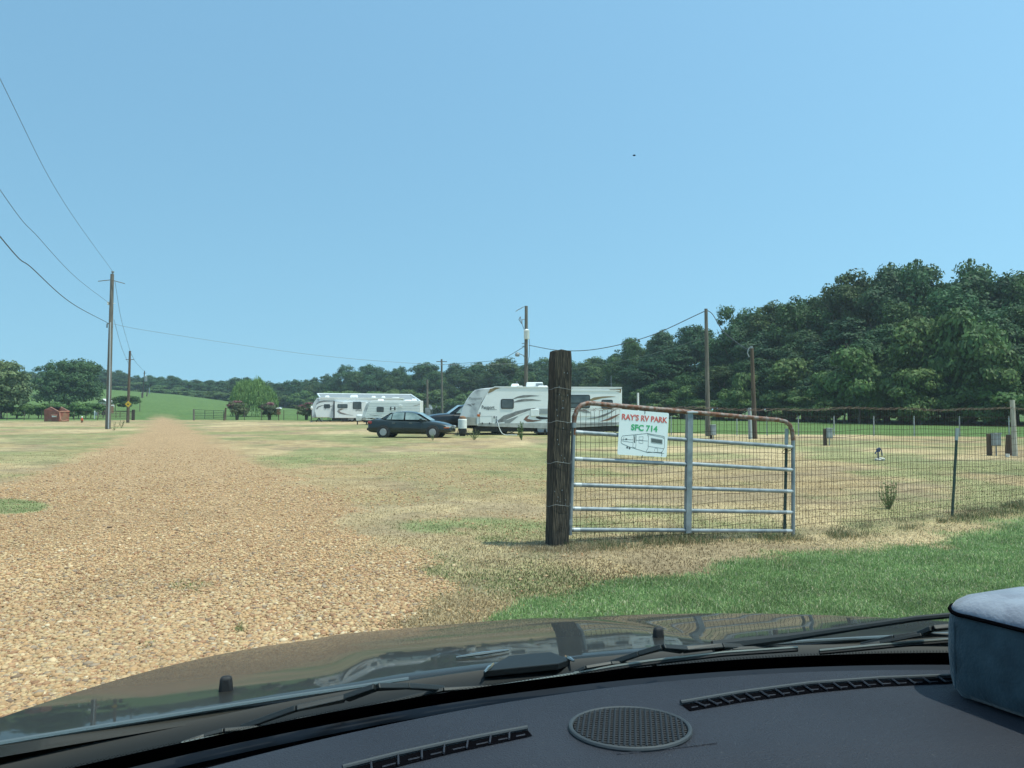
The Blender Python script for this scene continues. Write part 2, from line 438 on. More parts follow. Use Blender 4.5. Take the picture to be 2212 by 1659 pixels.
def masks(x, y):
    """gravel, green, dirt, lush at a ground point"""
    ys = np.maximum(y, 1.0)
    px = CX + F * x / ys
    py = 884 + EYE * F / ys
    n1 = fbm(x / 2.2, y / 2.6, 21); n2 = fbm(x / 0.55, y / 0.6, 31); n3 = fbm(x / 6, y / 7, 41)
    xl = np.interp(y, [a for a, b in LE], [b for a, b in LE]); xr = np.interp(y, [a for a, b in RE], [b for a, b in RE])
    w = 0.25 + 0.012 * ys
    jit = (n2 - 0.5) * (1.0 + 0.02 * ys) + (n1 - 0.5) * 1.2
    g = sstep(-w, w, x - xl + jit) * sstep(-w, w, xr - x + jit)
    tr = np.abs(x + .4546 * y + 0.0 * y)
    rut = np.exp(-((tr - 1.0) / .55) ** 2) * sstep(112, 125, y) * (1 - sstep(122, 150, y)) * .5
    g = np.maximum(g * (1 - sstep(112, 150, y)), rut)
    # thin scattered gravel right of the road
    side = ell(px, py, 900, 1070, 360, 85, 0.8) * sstep(0.45, 0.62, n1) * 0.5
    g = np.maximum(g, side)
    gp = ell(px, py, 10, 1093, 105, 17, 0.35)
    gp2 = sstep(0.45, 0.6, n2) * (ell(px, py, 300, 1388, 45, 14) + ell(px, py, 500, 1350, 40, 20) + ell(px, py, 420, 1262, 60, 12) * 0.6 + ell(px, py, 455, 1300, 90, 30) * 0.5)
    g = g * (1 - gp) * (1 - np.clip(gp2, 0, 0.8))
    # green patches among the dry grass
    wf = sstep(14, 45, y)
    e = sstep(0.47, 0.60, (n1 * 0.62 + n3 * 0.38) * (1 - wf) + n3 * wf + -0.014) * 0.66
    e = np.maximum(e, gp * 0.9); e = np.maximum(e, np.clip(gp2, 0, 1) * 0.8)
    for (cx, cy, rx, ry, s) in ((1040, 1135, 200, 18, 0.9), (1110, 1160, 80, 16, 0.8), (700, 992, 150, 11, .9), (860, 986, 60, 6, .9), (1140, 1000, 60, 7, .8), (620, 998, 70, 14, .5),
                                (140, 950, 150, 16, .55), (300, 953, 60, 9, .6), (60, 990, 130, 14, .45), (1500, 985, 130, 8, .6), (1300, 1135, 130, 14, .8), (1600, 1130, 130, 14, .6),
                                (2080, 1100, 220, 25, .6), (1340, 1000, 60, 9, .8), (1750, 960, 200, 10, .6), (1600, 1010, 90, 7, .5), (830, 960, 60, 6, .6)):
        e = np.maximum(e, ell(px, py, cx, cy, rx, ry, 0.7) * s * sstep(0.3, 0.55, n2 * 0.5 + n1 * 0.5))
    # the mown lawn this side of the fence, lower right
    lb = np.interp(px, [950, 1130, 1300, 1500, 1800, 2000, 2212, 2600], [1400, 1330, 1275, 1238, 1192, 1165, 1120, 1060])
    lawn = sstep(-16, 22, py - lb + 10 + (n2 - 0.5) * 75 + (n1 - .5) * 30) * sstep(860, 960, px)
    lush = lawn
    # field beyond
    yb = np.interp(px, [-400, 0, 400, 600, 900, 1240, 1340, 1500, 2212, 2600], [96, 100, 108, 104, 96, 70, 52, 47, 42, 40])
    fld = sstep(-1.2, 1.2, y - yb + (n1 - 0.5) * 4)
    fld = np.where((px > -3000) & (px < 3600), fld, 0)
    track = ell(px, py, 330, 888, 30, 5, .5)
    fld = fld * (1 - np.clip(g * 1.1, 0, 1))
    d = sstep(0.52, 0.66, fbm(x / 1.7, y / 1.9, 77)) * 0.8
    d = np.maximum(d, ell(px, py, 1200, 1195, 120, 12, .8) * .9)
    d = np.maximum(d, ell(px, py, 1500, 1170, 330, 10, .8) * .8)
    d = np.maximum(d, ell(px, py, 1000, 1045, 200, 14, .8) * .7)
    return g, np.clip(e, 0, 1), np.clip(d, 0, 1), lush, fld, n1, n2, n3

def ground_col(x, y):
    g, e, d, lush, fld, n1, n2, n3 = masks(x, y)
    n4 = fbm(x / 0.18, y / 0.2, 91, 3)
    def mix(a, b, t):
        return a * (1 - t[:, None]) + b * t[:, None]
    A = lambda *c: np.array(c)[None, :]
    dry = mix(A(.33, .225, .115), A(.44, .335, .19), np.clip(n4 * 0.8 + n2 * 0.5 - 0.15, 0, 1))
    dry = mix(dry, A(.52, .395, .225), sstep(.46, .3, n3) * 0.0 + sstep(.48, .66, fbm(x / 5.0, y / 9.0, 55)) * 0.7)
    col = mix(dry, mix(A(.215, .160, .105), A(.29, .215, .14), n4), d * 0.75)
    col = mix(col, mix(A(.095, .165, .06), A(.19, .25, .095), n2), e * 0.8)
    col = mix(col, mix(A(.42, .265, .145), A(.52, .345, .20), np.clip(n4 * .7 + n1 * .3, 0, 1)), g)
    col = mix(col, mix(A(.11, .17, .065), A(.17, .25, .10), n4 * .5 + n2 * .5), lush)
    col = mix(col, mix(A(.085, .145, .045), A(.125, .185, .06), n3 * .6 + n1 * .4), fld)
    return col, g

fr = np.arange(-46, 46.001, 0.125)
ang = np.concatenate([fr, np.arange(50, 314, 6.0)])
q = np.concatenate([np.arange(1000, 60, -1.9), np.arange(60, 12, -0.5), np.geomspace(12, 1.2, 50)])
rad = np.concatenate([[0.3, 1.0, 1.8], EYE * F / q])
AA, RR = np.meshgrid(np.radians(ang), rad)
X = (RR * np.sin(AA)).ravel(); Yg = (RR * np.cos(AA)).ravel()
gc, gg = ground_col(X, Yg)
Z = hill(X, Yg)
nr, na = len(rad), len(ang)
i0 = (np.arange(nr - 1)[:, None] * na + np.arange(na)[None, :]).ravel()
i1 = (np.arange(nr - 1)[:, None] * na + (np.arange(na)[None, :] + 1) % na).ravel()
gfaces = np.stack([i0, i1, i1 + na, i0 + na], 1)[:, ::-1]

def ground_material():
    m = bpy.data.materials.new('ground_cover'); m.use_nodes = True
    nt = m.node_tree; N = nt.nodes; L = nt.links
    b = N['Principled BSDF']; b.inputs['Roughness'].default_value = 0.95; b.inputs['Specular IOR Level'].default_value = 0.1
    at = N.new('ShaderNodeAttribute'); at.attribute_name = 'col'
    gr = N.new('ShaderNodeAttribute'); gr.attribute_name = 'gravel'
    tc = N.new('ShaderNodeTexCoord')
    # fine straw / soil mottling
    n = N.new('ShaderNodeTexNoise'); n.inputs['Scale'].default_value = 14; n.inputs['Detail'].default_value = 9; n.inputs['Roughness'].default_value = 0.75
    L.new(tc.outputs['Object'], n.inputs['Vector'])
    r = N.new('ShaderNodeMapRange'); r.inputs[1].default_value = .3; r.inputs[2].default_value = .7; r.inputs[3].default_value = .55; r.inputs[4].default_value = 1.45
    L.new(n.outputs[0], r.inputs[0])
    n5 = N.new('ShaderNodeTexNoise'); n5.inputs['Scale'].default_value = 1.3; n5.inputs['Detail'].default_value = 8; n5.inputs['Roughness'].default_value = 0.7
    L.new(tc.outputs['Object'], n5.inputs['Vector'])
    r5 = N.new('ShaderNodeMapRange'); r5.inputs[1].default_value = .35; r5.inputs[2].default_value = .65; r5.inputs[3].default_value = .72; r5.inputs[4].default_value = 1.25
    L.new(n5.outputs[0], r5.inputs[0])
    mu = N.new('ShaderNodeMath'); mu.operation = 'MULTIPLY'; L.new(r.outputs[0], mu.inputs[0]); L.new(r5.outputs[0], mu.inputs[1])
    # stones in the gravel
    v = N.new('ShaderNodeTexVoronoi'); v.inputs['Scale'].default_value = 26
    L.new(tc.outputs['Object'], v.inputs['Vector'])
    sp = N.new('ShaderNodeSeparateColor'); L.new(v.outputs['Color'], sp.inputs[0])
    vr = N.new('ShaderNodeMapRange'); vr.inputs[3].default_value = .72; vr.inputs[4].default_value = 1.55
    L.new(sp.outputs[0], vr.inputs[0])
    edge = N.new('ShaderNodeMapRange'); edge.inputs[1].default_value = .25; edge.inputs[2].default_value = .6; edge.inputs[3].default_value = 1.0; edge.inputs[4].default_value = .62
    L.new(v.outputs['Distance'], edge.inputs[0])
    vm = N.new('ShaderNodeMath'); vm.operation = 'MULTIPLY'; L.new(vr.outputs[0], vm.inputs[0]); L.new(edge.outputs[0], vm.inputs[1])
    mf = N.new('ShaderNodeMix'); L.new(gr.outputs['Fac'], mf.inputs[0]); L.new(mu.outputs[0], mf.inputs[2]); L.new(vm.outputs[0], mf.inputs[3])
    mc = N.new('ShaderNodeVectorMath'); mc.operation = 'SCALE'; L.new(at.outputs['Color'], mc.inputs[0]); L.new(mf.outputs[0], mc.inputs['Scale'])
    L.new(mc.outputs[0], b.inputs['Base Color'])
    bp = N.new('ShaderNodeBump'); bp.inputs['Strength'].default_value = .7; bp.inputs['Distance'].default_value = .02
    L.new(mf.outputs[0], bp.inputs['Height']); L.new(bp.outputs[0], b.inputs['Normal'])
    return m
GM = ground_material()
gav = np.clip(gg, 0, 1)
# split the one surface into the road (gravel) and the rest of the ground along mesh edges, no overlap
fg = gav[gfaces].mean(axis=1)
isroad = fg > 0.5
def sub(name, sel):
    f = gfaces[sel]
    u, inv = np.unique(f.ravel(), return_inverse=True)
    V = np.stack([X[u], Yg[u], Z[u]], 1)
    return np_mesh(name, V, inv.reshape(-1, 4), GM, cols=gc[u], smooth=True, attrs={'gravel': gav[u]})
gobj = sub('ground', ~isroad); gobj['kind'] = 'structure'
robj = sub('gravel_road', isroad); robj['kind'] = 'structure'

def gz(x, y):
    return float(hill(np.array([float(x)]), np.array([float(y)]))[0])

# ---- loose stones on the drive (real pebbles where they are near enough to see)
ico_v = []
ph = (1 + 5 ** .5) / 2
for a, b in ((-1, ph), (1, ph), (-1, -ph), (1, -ph)):
    ico_v += [(a, b, 0), (0, a, b), (b, 0, a)]
ico_v = np.array(ico_v, float); ico_v /= np.linalg.norm(ico_v[0])
def hull_faces(v):
    fs = []
    n = len(v)
    for i in range(n):
        for j in range(i + 1, n):
            for k in range(j + 1, n):
                nn = np.cross(v[j] - v[i], v[k] - v[i]); d = (v - v[i]) @ nn
                if (d <= 1e-6).all(): fs.append((i, j, k))
                elif (d >= -1e-6).all(): fs.append((i, k, j))
    return np.array(fs)
ico_f = hull_faces(ico_v)

def scatter(n, y0, y1, pxa, pxb, power=1.5):
    """random ground points between two depths, denser near"""
    u = rng.random(n)
    y = (y0 ** (-power) + u * (y1 ** (-power) - y0 ** (-power))) ** (-1 / power)
    px = rng.uniform(pxa, pxb, n)
    return (px - CX) / F * y, y

x, y = scatter(260000, 3.6, 30.0, -250, 1350, 1.15)
g = masks(x, y)[0]
lane = np.exp(-((np.abs(x + .4546 * y - .2) - .9) / .34) ** 2) * fbm(x / 2, y / 5, 12)
keep = rng.random(len(x)) < np.clip(g * 1.05, 0.012, 1) * np.where(x < 6, 1, 0.3) * (1 - .75 * lane)
x, y, g = x[keep], y[keep], g[keep]
n = len(x)
sz = rng.lognormal(math.log(0.0092), 0.36, n) * np.where(y > 12, 1.25, 1)
sz = np.clip(sz, 0.005, 0.026)
scl = np.stack([sz * rng.uniform(.9, 1.5, n), sz * rng.uniform(.8, 1.2, n), sz * rng.uniform(.4, .75, n)], 1)
an = rng.uniform(0, 2 * np.pi, n)
V = ico_v[None] * (1 + rng.uniform(-.22, .22, (n, 12, 1))) * scl[:, None, :]
tl = rng.uniform(-.4, .4, n)
ct, st = np.cos(tl)[:, None], np.sin(tl)[:, None]
V = np.stack([V[..., 0], V[..., 1] * ct - V[..., 2] * st, V[..., 1] * st + V[..., 2] * ct], -1)
ca, sa = np.cos(an)[:, None], np.sin(an)[:, None]
V = np.stack([V[..., 0] * ca - V[..., 1] * sa, V[..., 0] * sa + V[..., 1] * ca, V[..., 2]], -1)
V += np.stack([x, y, hill(x, y) + sz * .25], 1)[:, None, :]
pal = np.array([(.48, .37, .225), (.42, .285, .17), (.45, .335, .21), (.31, .185, .115), (.53, .43, .29), (.32, .26, .205), (.46, .31, .175), (.22, .165, .125), (.58, .50, .37), (.38, .235, .145)])
pi = rng.choice(len(pal), n, p=[.19, .20, .17, .09, .06, .07, .12, .03, .02, .05])
pc = pal[pi] * rng.uniform(.85, 1.2, (n, 1))
pc *= np.array([[1.0, .90, .79]])
pc *= (0.86 + .3 * fbm(x / 1.1, y / 2.2, 88))[:, None]
Fc = (ico_f[None] + (np.arange(n) * 12)[:, None, None]).reshape(-1, 3)
o = np_mesh('gravel', V.reshape(-1, 3), Fc, M['stone'], cols=np.repeat(pc, 12, 0))
tag(o, 'loose tan and brown pebbles covering the drive', 'gravel', kind='stuff')

# ---- grass blades
def blades(name, x, y, h, w, lean, col, label):
    n = len(x)
    a = rng.uniform(0, 2 * np.pi, n); l = rng.normal(0, 1, n) * lean
    la = rng.uniform(0, 2 * np.pi, n)
    z = hill(x, y)
    dx, dy = np.cos(a) * w / 2, np.sin(a) * w / 2
    tx, ty = np.cos(la) * l * h, np.sin(la) * l * h
    p0 = np.stack([x - dx, y - dy, z - .003], 1); p1 = np.stack([x + dx, y + dy, z - .003], 1)
    m0 = np.stack([x - dx * .8 + tx * .35, y - dy * .8 + ty * .35, z + h * .6], 1); m1 = np.stack([x + dx * .8 + tx * .35, y + dy * .8 + ty * .35, z + h * .6], 1)
    t = np.stack([x + tx, y + ty, z + h * (1 - .3 * np.abs(l))], 1)
    V = np.stack([p0, p1, m1, m0, t], 1).reshape(-1, 3)
    b = np.arange(n) * 5
    Fq = np.concatenate([np.stack([b, b + 1, b + 2], 1), np.stack([b, b + 2, b + 3], 1), np.stack([b + 3, b + 2, b + 4], 1)])
    o = np_mesh(name, V, Fq, M['blade'], cols=np.repeat(col, 5, 0))
    return tag(o, label, 'grass', kind='stuff')

x, y = scatter(330000, 4.6, 13, 880, 2420, 1.6)
mk = masks(x, y); lu = mk[3]
k = rng.random(len(x)) < lu
x1, y1 = x[k], y[k]; n = len(x1)
pal = np.array([(.18, .265, .095), (.225, .325, .12), (.27, .37, .15), (.36, .42, .21), (.50, .45, .30)])
c = pal[rng.choice(5, n, p=[.24, .30, .24, .13, .09])] * rng.uniform(.8, 1.25, (n, 1)) * (0.8 + 0.4 * vnoise(x1 * 3, y1 * 3, 5))[:, None]
blades('lawn_grass', x1, y1, rng.uniform(.014, .036, n) * (1 + .5 * vnoise(x1 * 2, y1 * 2, 8)), rng.uniform(.004, .008, n), .6, c, 'short mown green lawn grass below the gate and fence')

# dry straw and thatch
x, y = scatter(330000, 4.4, 26, -250, 2420, 1.35)
g, e, d, lu, fld, n1, n2, n3 = masks(x, y)
k = rng.random(len(x)) < np.clip((1 - g) ** 2 * (1 - lu * .93) * (1 - fld) * (1 - .55 * d), 0.0, 1)
x, y, e, n2 = x[k], y[k], e[k], n2[k]; n = len(x)
dryp = np.array([(.52, .42, .26), (.45, .35, .205), (.37, .28, .165), (.59, .50, .34)])
grp = np.array([(.10, .17, .05), (.15, .21, .07), (.19, .24, .10)])
isg = rng.random(n) < e * .95 + .01
isg &= rng.random(n) < .8
c = np.where(isg[:, None], grp[rng.choice(3, n)], dryp[rng.choice(4, n)]) * rng.uniform(.75, 1.15, (n, 1))
that = ell(CX + F * x / y, 884 + 2494.5 / y, 1330, 1235, 520, 75, .9) * sstep(.25, .6, fbm(x / .8, y / .8, 66))
c = c * (1 - that[:, None] * np.array([[.38, .42, .45]]))
br = sstep(.35, .7, fbm(x / 1.6, y / 1.6, 67)); c = c * (1 - br[:, None] * np.array([[.16, .22, .28]]))
blades('dry_grass', x, y, rng.uniform(.010, .032, n), rng.uniform(.003, .006, n) * (1 + y / 12), 1.3, c, 'parched straw coloured grass and thatch over the lot')

# rough taller tussocks along the foot of the fence
FENCE = [(0.50, 8.45), (3.42, 9.62), (6.30, 10.95), (9.6, 12.9), (13.2, 15.6)]
t = rng.random(26000)
sl = [math.dist(FENCE[i], FENCE[i + 1]) for i in range(4)]
s = t * sum(sl); xs = []; ys = []
acc = np.concatenate([[0], np.cumsum(sl)])
fx = np.interp(s, acc, [p[0] for p in FENCE]); fy = np.interp(s, acc, [p[1] for p in FENCE])
off = rng.normal(-.06, .17, len(t))
x = fx - off * .38; y = fy + off
cl = fbm(x / .35, y / .35, 61, 3)
k = rng.random(len(x)) < sstep(.35, .65, cl); x, y, cl = x[k], y[k], cl[k]; n = len(x)
c = np.where((rng.random(n) < .5)[:, None], np.array([[.09, .14, .06]]), np.array([[.36, .29, .17]])) * rng.uniform(.6, 1.15, (n, 1))
blades('tall_grass', x, y, rng.uniform(.03, .11, n) * (0.5 + cl), rng.uniform(.003, .006, n), .9, c, 'scruffy longer grass and straw along the foot of the wire fence')
x = rng.normal(.52, .22, 5000); y = rng.normal(8.4, .13, 5000); n = 5000
c = dryp[rng.choice(4, n)] * rng.uniform(.5, 1.0, (n, 1))
blades('dead_grass', x, y, rng.uniform(.02, .07, n), rng.uniform(.003, .006, n), 1.2, c, 'dead straw heaped round the foot of the thick gate post')
# ---------------------------------------------------------------- trees and bushes
def leaf_quads(cen, nrm, size, asp=0.6, r=rng):
    n = len(cen)
    nr = nrm / np.maximum(np.linalg.norm(nrm, axis=1, keepdims=True), 1e-6)
    t = r.normal(0, 1, (n, 3)); t -= nr * (t * nr).sum(1, keepdims=True); t /= np.maximum(np.linalg.norm(t, axis=1, keepdims=True), 1e-6)
    b = np.cross(nr, t)
    s = size[:, None]
    V = np.stack([cen - t * s, cen - b * s * asp + nr * s * .12, cen + t * s, cen + b * s * asp + nr * s * .12], 1)
    return V.reshape(-1, 3)

def crown_arrays(seed, rx, ry, z0, z1, lumps, clumps, per, leaf, clr, base=(.05, .095, .03), tip=(.11, .17, .05), flat=0.0, drop=0.0, ring=False):
    """leaf clumps spread through a lumpy volume: (verts, faces, colours)"""
    r = np.random.default_rng(seed)
    H = z1 - z0
    # big lumps (boughs)
    L = []
    for i in range(lumps):
        th = r.uniform(0, 2 * np.pi); u = r.uniform(0, 1) ** .6
        zz = r.uniform(.12, .90)
        prof = math.sqrt(max(0.0, 1 - ((zz - .46) / .60) ** 2))
        rad = u * .80 * prof
        L.append((math.cos(th) * rad * rx, math.sin(th) * rad * ry, z0 + zz * H, r.uniform(.26, .42)))
    L.append((0, 0, z0 + H * .72, .42)); L.append((0, 0, z0 + H * .4, .45))
    if ring:
        for zz, rd, n_ in ((.20, .52, 8), (.42, .62, 9), (.64, .52, 8), (.82, .3, 5)):
            for q in range(n_):
                a = 2 * math.pi * (q + r.uniform(-.2, .2)) / n_ + zz * 3; L.append((math.cos(a) * rd * rx, math.sin(a) * rd * ry, z0 + zz * H, r.uniform(.32, .42)))
    L = np.array(L)
    li = r.integers(0, len(L), clumps)
    d = r.normal(0, 1, (clumps, 3)); d /= np.linalg.norm(d, axis=1, keepdims=True)
    d[:, 2] = np.where(d[:, 2] < -.35, -d[:, 2] * .8, d[:, 2]); 
    rr = r.uniform(.62, 1.0, clumps)
    scl = np.stack([L[li, 3] * rx, L[li, 3] * ry, L[li, 3] * H * .36], 1)
    cc = L[li, :3] + d * scl * rr[:, None]
    cr = np.array([clr * r.uniform(.6, 1.35) for _ in range(clumps)])
    ctint = r.uniform(0, 1, clumps)
    ci = np.repeat(np.arange(clumps), per)
    n = len(ci)
    e = r.normal(0, 1, (n, 3)); e /= np.linalg.norm(e, axis=1, keepdims=True)
    e[:, 2] *= .62
    pos = cc[ci] + e * cr[ci][:, None] * (r.uniform(.35, 1, n) ** .5)[:, None]
    pos[:, 2] = np.maximum(pos[:, 2], z0 * .6)
    if drop: pos[:, 2] -= drop * r.uniform(0, 1, n)
    nrm = e + d[ci] * .6 + r.normal(0, .55, (n, 3)) + np.array([0, 0, .35])
    V = leaf_quads(pos, nrm, leaf * r.uniform(.6, 1.3, n), .55, r)
    t = np.clip(ctint[ci] * .7 + r.uniform(-.1, .4, n), 0, 1)[:, None]
    c = np.array(base)[None] * (1 - t) + np.array(tip)[None] * t
    c = np.repeat(c * r.uniform(.8, 1.2, (n, 1)), 4, 0)
    return V, np.arange(n * 4).reshape(-1, 4), c

def trunk_mb(h, r0, seed, limbs=5, spread=2.0, z1=None):
    r = random.Random(seed)
    m = MB()
    z1 = z1 or h
    pts = [(0, 0, -.1), (r.uniform(-.05, .05) * h, 0, h * .35), (r.uniform(-.06, .06) * h, r.uniform(-.05, .05) * h, h * .7), (r.uniform(-.08, .08) * h, 0, h)]
    m.tube(pts, [r0 * 1.25, r0 * .85, r0 * .55, r0 * .25], 8)
    for i in range(limbs):
        a = 2 * math.pi * (i + r.random() * .6) / limbs
        zb = h * r.uniform(.35, .75)
        b = Vector((0, 0, zb))
        e = Vector((math.cos(a) * spread, math.sin(a) * spread, zb + (z1 - zb) * r.uniform(.4, .85)))
        mid = b.lerp(e, .5) + Vector((0, 0, .12 * spread))
        m.tube([b, mid, e], [r0 * .45, r0 * .28, r0 * .08], 6)
    return m

# unit trees: height 1 -> scaled per tree.  The mesh is about 15 m tall, 9 m wide
PROTO = []
SPECS = [(101, 4.6, 4.4, .6, 15.0, 24, 520, 44), (102, 5.4, 5.0, .4, 14.2, 28, 560, 44), (103, 4.0, 4.2, .8, 15.5, 20, 480, 44),
         (104, 5.0, 4.6, .3, 13.5, 28, 560, 44), (105, 4.4, 4.8, .6, 15.0, 22, 520, 44)]
TINTS = [((.034, .075, .026), (.075, .135, .042)), ((.045, .088, .024), (.105, .165, .045)), ((.030, .068, .028), (.066, .120, .044)), ((.038, .082, .03), (.085, .15, .05)), ((.05, .085, .026), (.115, .16, .045))]
for i, (s, rx, ry, z0, z1, lu, cl, per) in enumerate(SPECS):
    V, Fq, c = crown_arrays(s, rx, ry, z0, z1, lu, cl, per, .19, .85, *TINTS[i])
    t = empty('tree')
    np_mesh('crown', V, Fq, M['leaf'], t, np.clip(c * np.array([[.78, .92, .95]]), 0, 1))
    trunk_mb(11, .26, s, 5, 2.6, 13).build('trunk', M['bark'], t, smooth=True)
    PROTO.append((t, z1 + .3, rx))
BUSH = []
for i in range(3):
    V, Fq, c = crown_arrays(200 + i, 2.6, 2.2, .1, 4.2, 14, 300, 30, .14, .5, (.06, .12, .036), (.15, .225, .065))
    t = empty('shrub')
    np_mesh('foliage', V, Fq, M['leaf'], t, c)
    trunk_mb(2.4, .09, 300 + i, 4, 1.2, 3.2).build('stem', M['bark'], t, smooth=True)
    BUSH.append((t, 4.4, 2.6))
used = set()
def place(src, loc, h, wid=None, rz=0.0, label=None, cat='tree', group=None, sy=None):
    t, hh, rr = src
    o = t if t.name not in used else copy_tree(t)
    used.add(o.name)
    o.location = loc
    sz = h / hh
    sx = wid / (2 * rr) if wid else sz
    o.scale = (sx, sy or sx, sz)
    o.rotation_euler = (0, 0, rz)
    return tag(o, label, cat, group)

SKY = [(-300, 800), (0, 800), (120, 801), (225, 795), (262, 806), (300, 809), (360, 812), (430, 822), (480, 818), (520, 813), (560, 822), (590, 826), (640, 818), (680, 816), (718, 804), (760, 787), (790, 780),
       (850, 790), (885, 781), (930, 783), (980, 782), (1050, 776), (1100, 782), (1160, 786), (1200, 778), (1245, 782), (1290, 772), (1340, 760), (1385, 730), (1425, 722), (1465, 708), (1490, 700), (1530, 706), (1555, 698),
       (1600, 664), (1640, 657), (1690, 648), (1745, 640), (1790, 622), (1850, 590), (1905, 570), (1960, 578), (2010, 574), (2090, 566), (2150, 574), (2212, 582), (2400, 590)]
def skyl(px): return float(np.interp(px, [a for a, b in SKY], [b for a, b in SKY]))
EDGE = [(2560, 66), (2212, 72), (2000, 80), (1800, 90), (1600, 106), (1450, 126), (1350, 148), (1200, 190), (1000, 215), (800, 232), (600, 262), (450, 290), (300, 315), (-300, 330)]
EPX = [a for a, b in EDGE][::-1]; EYY = [b for a, b in EDGE][::-1]
rt = random.Random(5)
MARKS = [(1290, 'behind the white trailer'), (1400, 'above the sign on the gate'), (1527, 'behind the tall bare wooden pole'), (1627, 'behind the short utility pole'), (1788, 'beyond the second power pedestal'), (1898, 'beyond the blue hydrant'),
         (2050, 'beyond the leaning green fence stake'), (2147, 'beyond the farthest right power pedestal'), (2200, 'behind the leaning white post')]
def where(px):
    d, w = min((abs(px - a), b) for a, b in MARKS)
    return w
# the near wood on the right: rows one behind another, the last reaches the skyline
rows = [(0.0, .50, .64), (6.0, .72, .84), (12.0, .93, 1.0), (19.0, .98, 1.02)]
for ri, (dy, f0, f1) in enumerate(rows):
    px = 2520 - ri * 31
    while px > 1245:
        Y = float(np.interp(px, EPX, EYY)) + dy + rt.uniform(-1.2, 1.2)
        top = P(px, skyl(px), Y)
        h = (top.z - gz(top.x, Y)) * rt.uniform(f0, f1)
        if ri >= 2:
            h = (top.z) * rt.uniform(.98, 1.045)
        h = max(h, 5.0)
        w = rt.uniform(8.6, 12.0) if ri else rt.uniform(7.5, 10)
        k = rt.randrange(5)
        lab = ['low front tree of the dark wood, ', 'middle tree of the dark wood, ', 'tall skyline tree of the dark wood, ', 'rearmost tree of the dark wood, '][ri] + where(px)
        place(PROTO[k], (top.x, Y, gz(top.x, Y)), h, w, rt.uniform(0, 6.28), lab, 'tree', 'trees of the wood on the right, ' + ['front row', 'middle row', 'skyline row', 'back row'][ri] + ' ' + where(px))
        px -= w / Y * F * rt.uniform(.42, .58)
# the bright vine covered shrubs along the foot of the wood
px = 2480
nb = 0
while px > 1330:
    Y = float(np.interp(px, EPX, EYY)) - 4 + rt.uniform(-1, 1)
    x = (px - CX) / F * Y
    place(BUSH[nb % 3], (x, Y, gz(x, Y)), rt.uniform(2.4, 5.2), rt.uniform(5.5, 8.5), rt.uniform(0, 6.28), 'low leafy shrub at the wood edge, ' + where(px), 'shrub', 'shrubs at the foot of the wood, ' + where(px))
    px -= 5.0 / Y * F * rt.uniform(.5, .8); nb += 1
# vine draped tall shrubs that stand proud and catch the light
for (px, py, Y, w) in ((1970, 690, 77, 8.5), (1855, 745, 80, 8), (2085, 672, 73, 8.5), (1985, 795, 73, 6), (1700, 775, 96, 9), (1600, 800, 100, 6), (2150, 740, 70, 7), (1790, 800, 86, 6)):
    p = P(px, py, Y)
    place(BUSH[px % 3], (p.x, Y, 0), p.z, w, px, 'light green vine draped tree, ' + where(px), 'tree', 'vine draped trees, ' + where(px))

# far woodland in the middle and on the left, beyond the hill
for ri, (dy, fac) in enumerate(((0, .80), (9, 1.0), (20, 1.0))):
    px = 1260 - 13 * ri
    while px > -120:
        Y = float(np.interp(px, EPX, EYY)) + dy + rt.uniform(-3, 3)
        p = P(px, skyl(px), Y); z = gz(p.x, Y)
        h = (p.z - z) * fac * rt.uniform(.97, 1.1)
        w = max(8.5, h * .72) * rt.uniform(.9, 1.25)
        lab = 'tree of the far hazy woodland ' + ('beyond the green hill on the left' if px < 620 else 'behind the two white trailers')
        place(PROTO[rt.randrange(5)], (p.x, Y, z - 1.2), h + .9, w, rt.uniform(0, 6.28), lab, 'tree', 'far woodland trees ' + ('beyond the hill' if px < 620 else 'behind the trailers'))
        px -= w / Y * F * rt.uniform(.5, .66)
px = 1240
while px > -120:
    Y = float(np.interp(px, EPX, EYY)) - 9
    x = (px - CX) / F * Y
    place(BUSH[px % 3 if isinstance(px, int) else rt.randrange(3)], (x, Y, gz(x, Y) - .6), rt.uniform(4, 8) * (1 if px > 640 else .7), rt.uniform(9, 13), rt.uniform(0, 6), 'round bush along the foot of the far woodland', 'shrub', 'bushes at the foot of the far woodland')
    px -= rt.uniform(26, 46)

# big dark round tree on the left, and the olive one cut by the frame
def own_tree(name, base_px, base_py, Y, w, top_py, seed, label, spec, leaf=.24, trunk_h=3.0, r0=.35, cat='tree', clr=.8):
    p = P(base_px, base_py, Y); z = gz(p.x, Y)
    h = P(base_px, top_py, Y).z - z
    root = empty(name, (p.x, Y, z), 0, label, cat)
    base, tip, z0, lumps, clumps, per = spec
    V, Fq, c = crown_arrays(seed, w / 2 * .97, w / 2, z0, h, int(lumps * 1.6), clumps, per, leaf, clr, base, tip, ring=True)
    np_mesh('crown', V, Fq, M['leaf'], root, c * 1.5)
    trunk_mb(trunk_h, r0, seed, 5, w * .25, h * .7).build('trunk', M['bark'], root, smooth=True)
    return root
own_tree('broad_tree', 148, 884, 150, 13.6, 777, 41, 'broad rounded dark green tree standing behind the red dumpster', ((.028, .066, .026), (.062, .112, .04), .5, 40, 1100, 36), .2, 6, .4)
own_tree('broad_tree', 0, 884, 118, 9.5, 774, 43, 'olive green tree cut off by the left edge of the view', ((.06, .085, .04), (.12, .145, .06), .8, 22, 420, 34), .22, 5, .35)
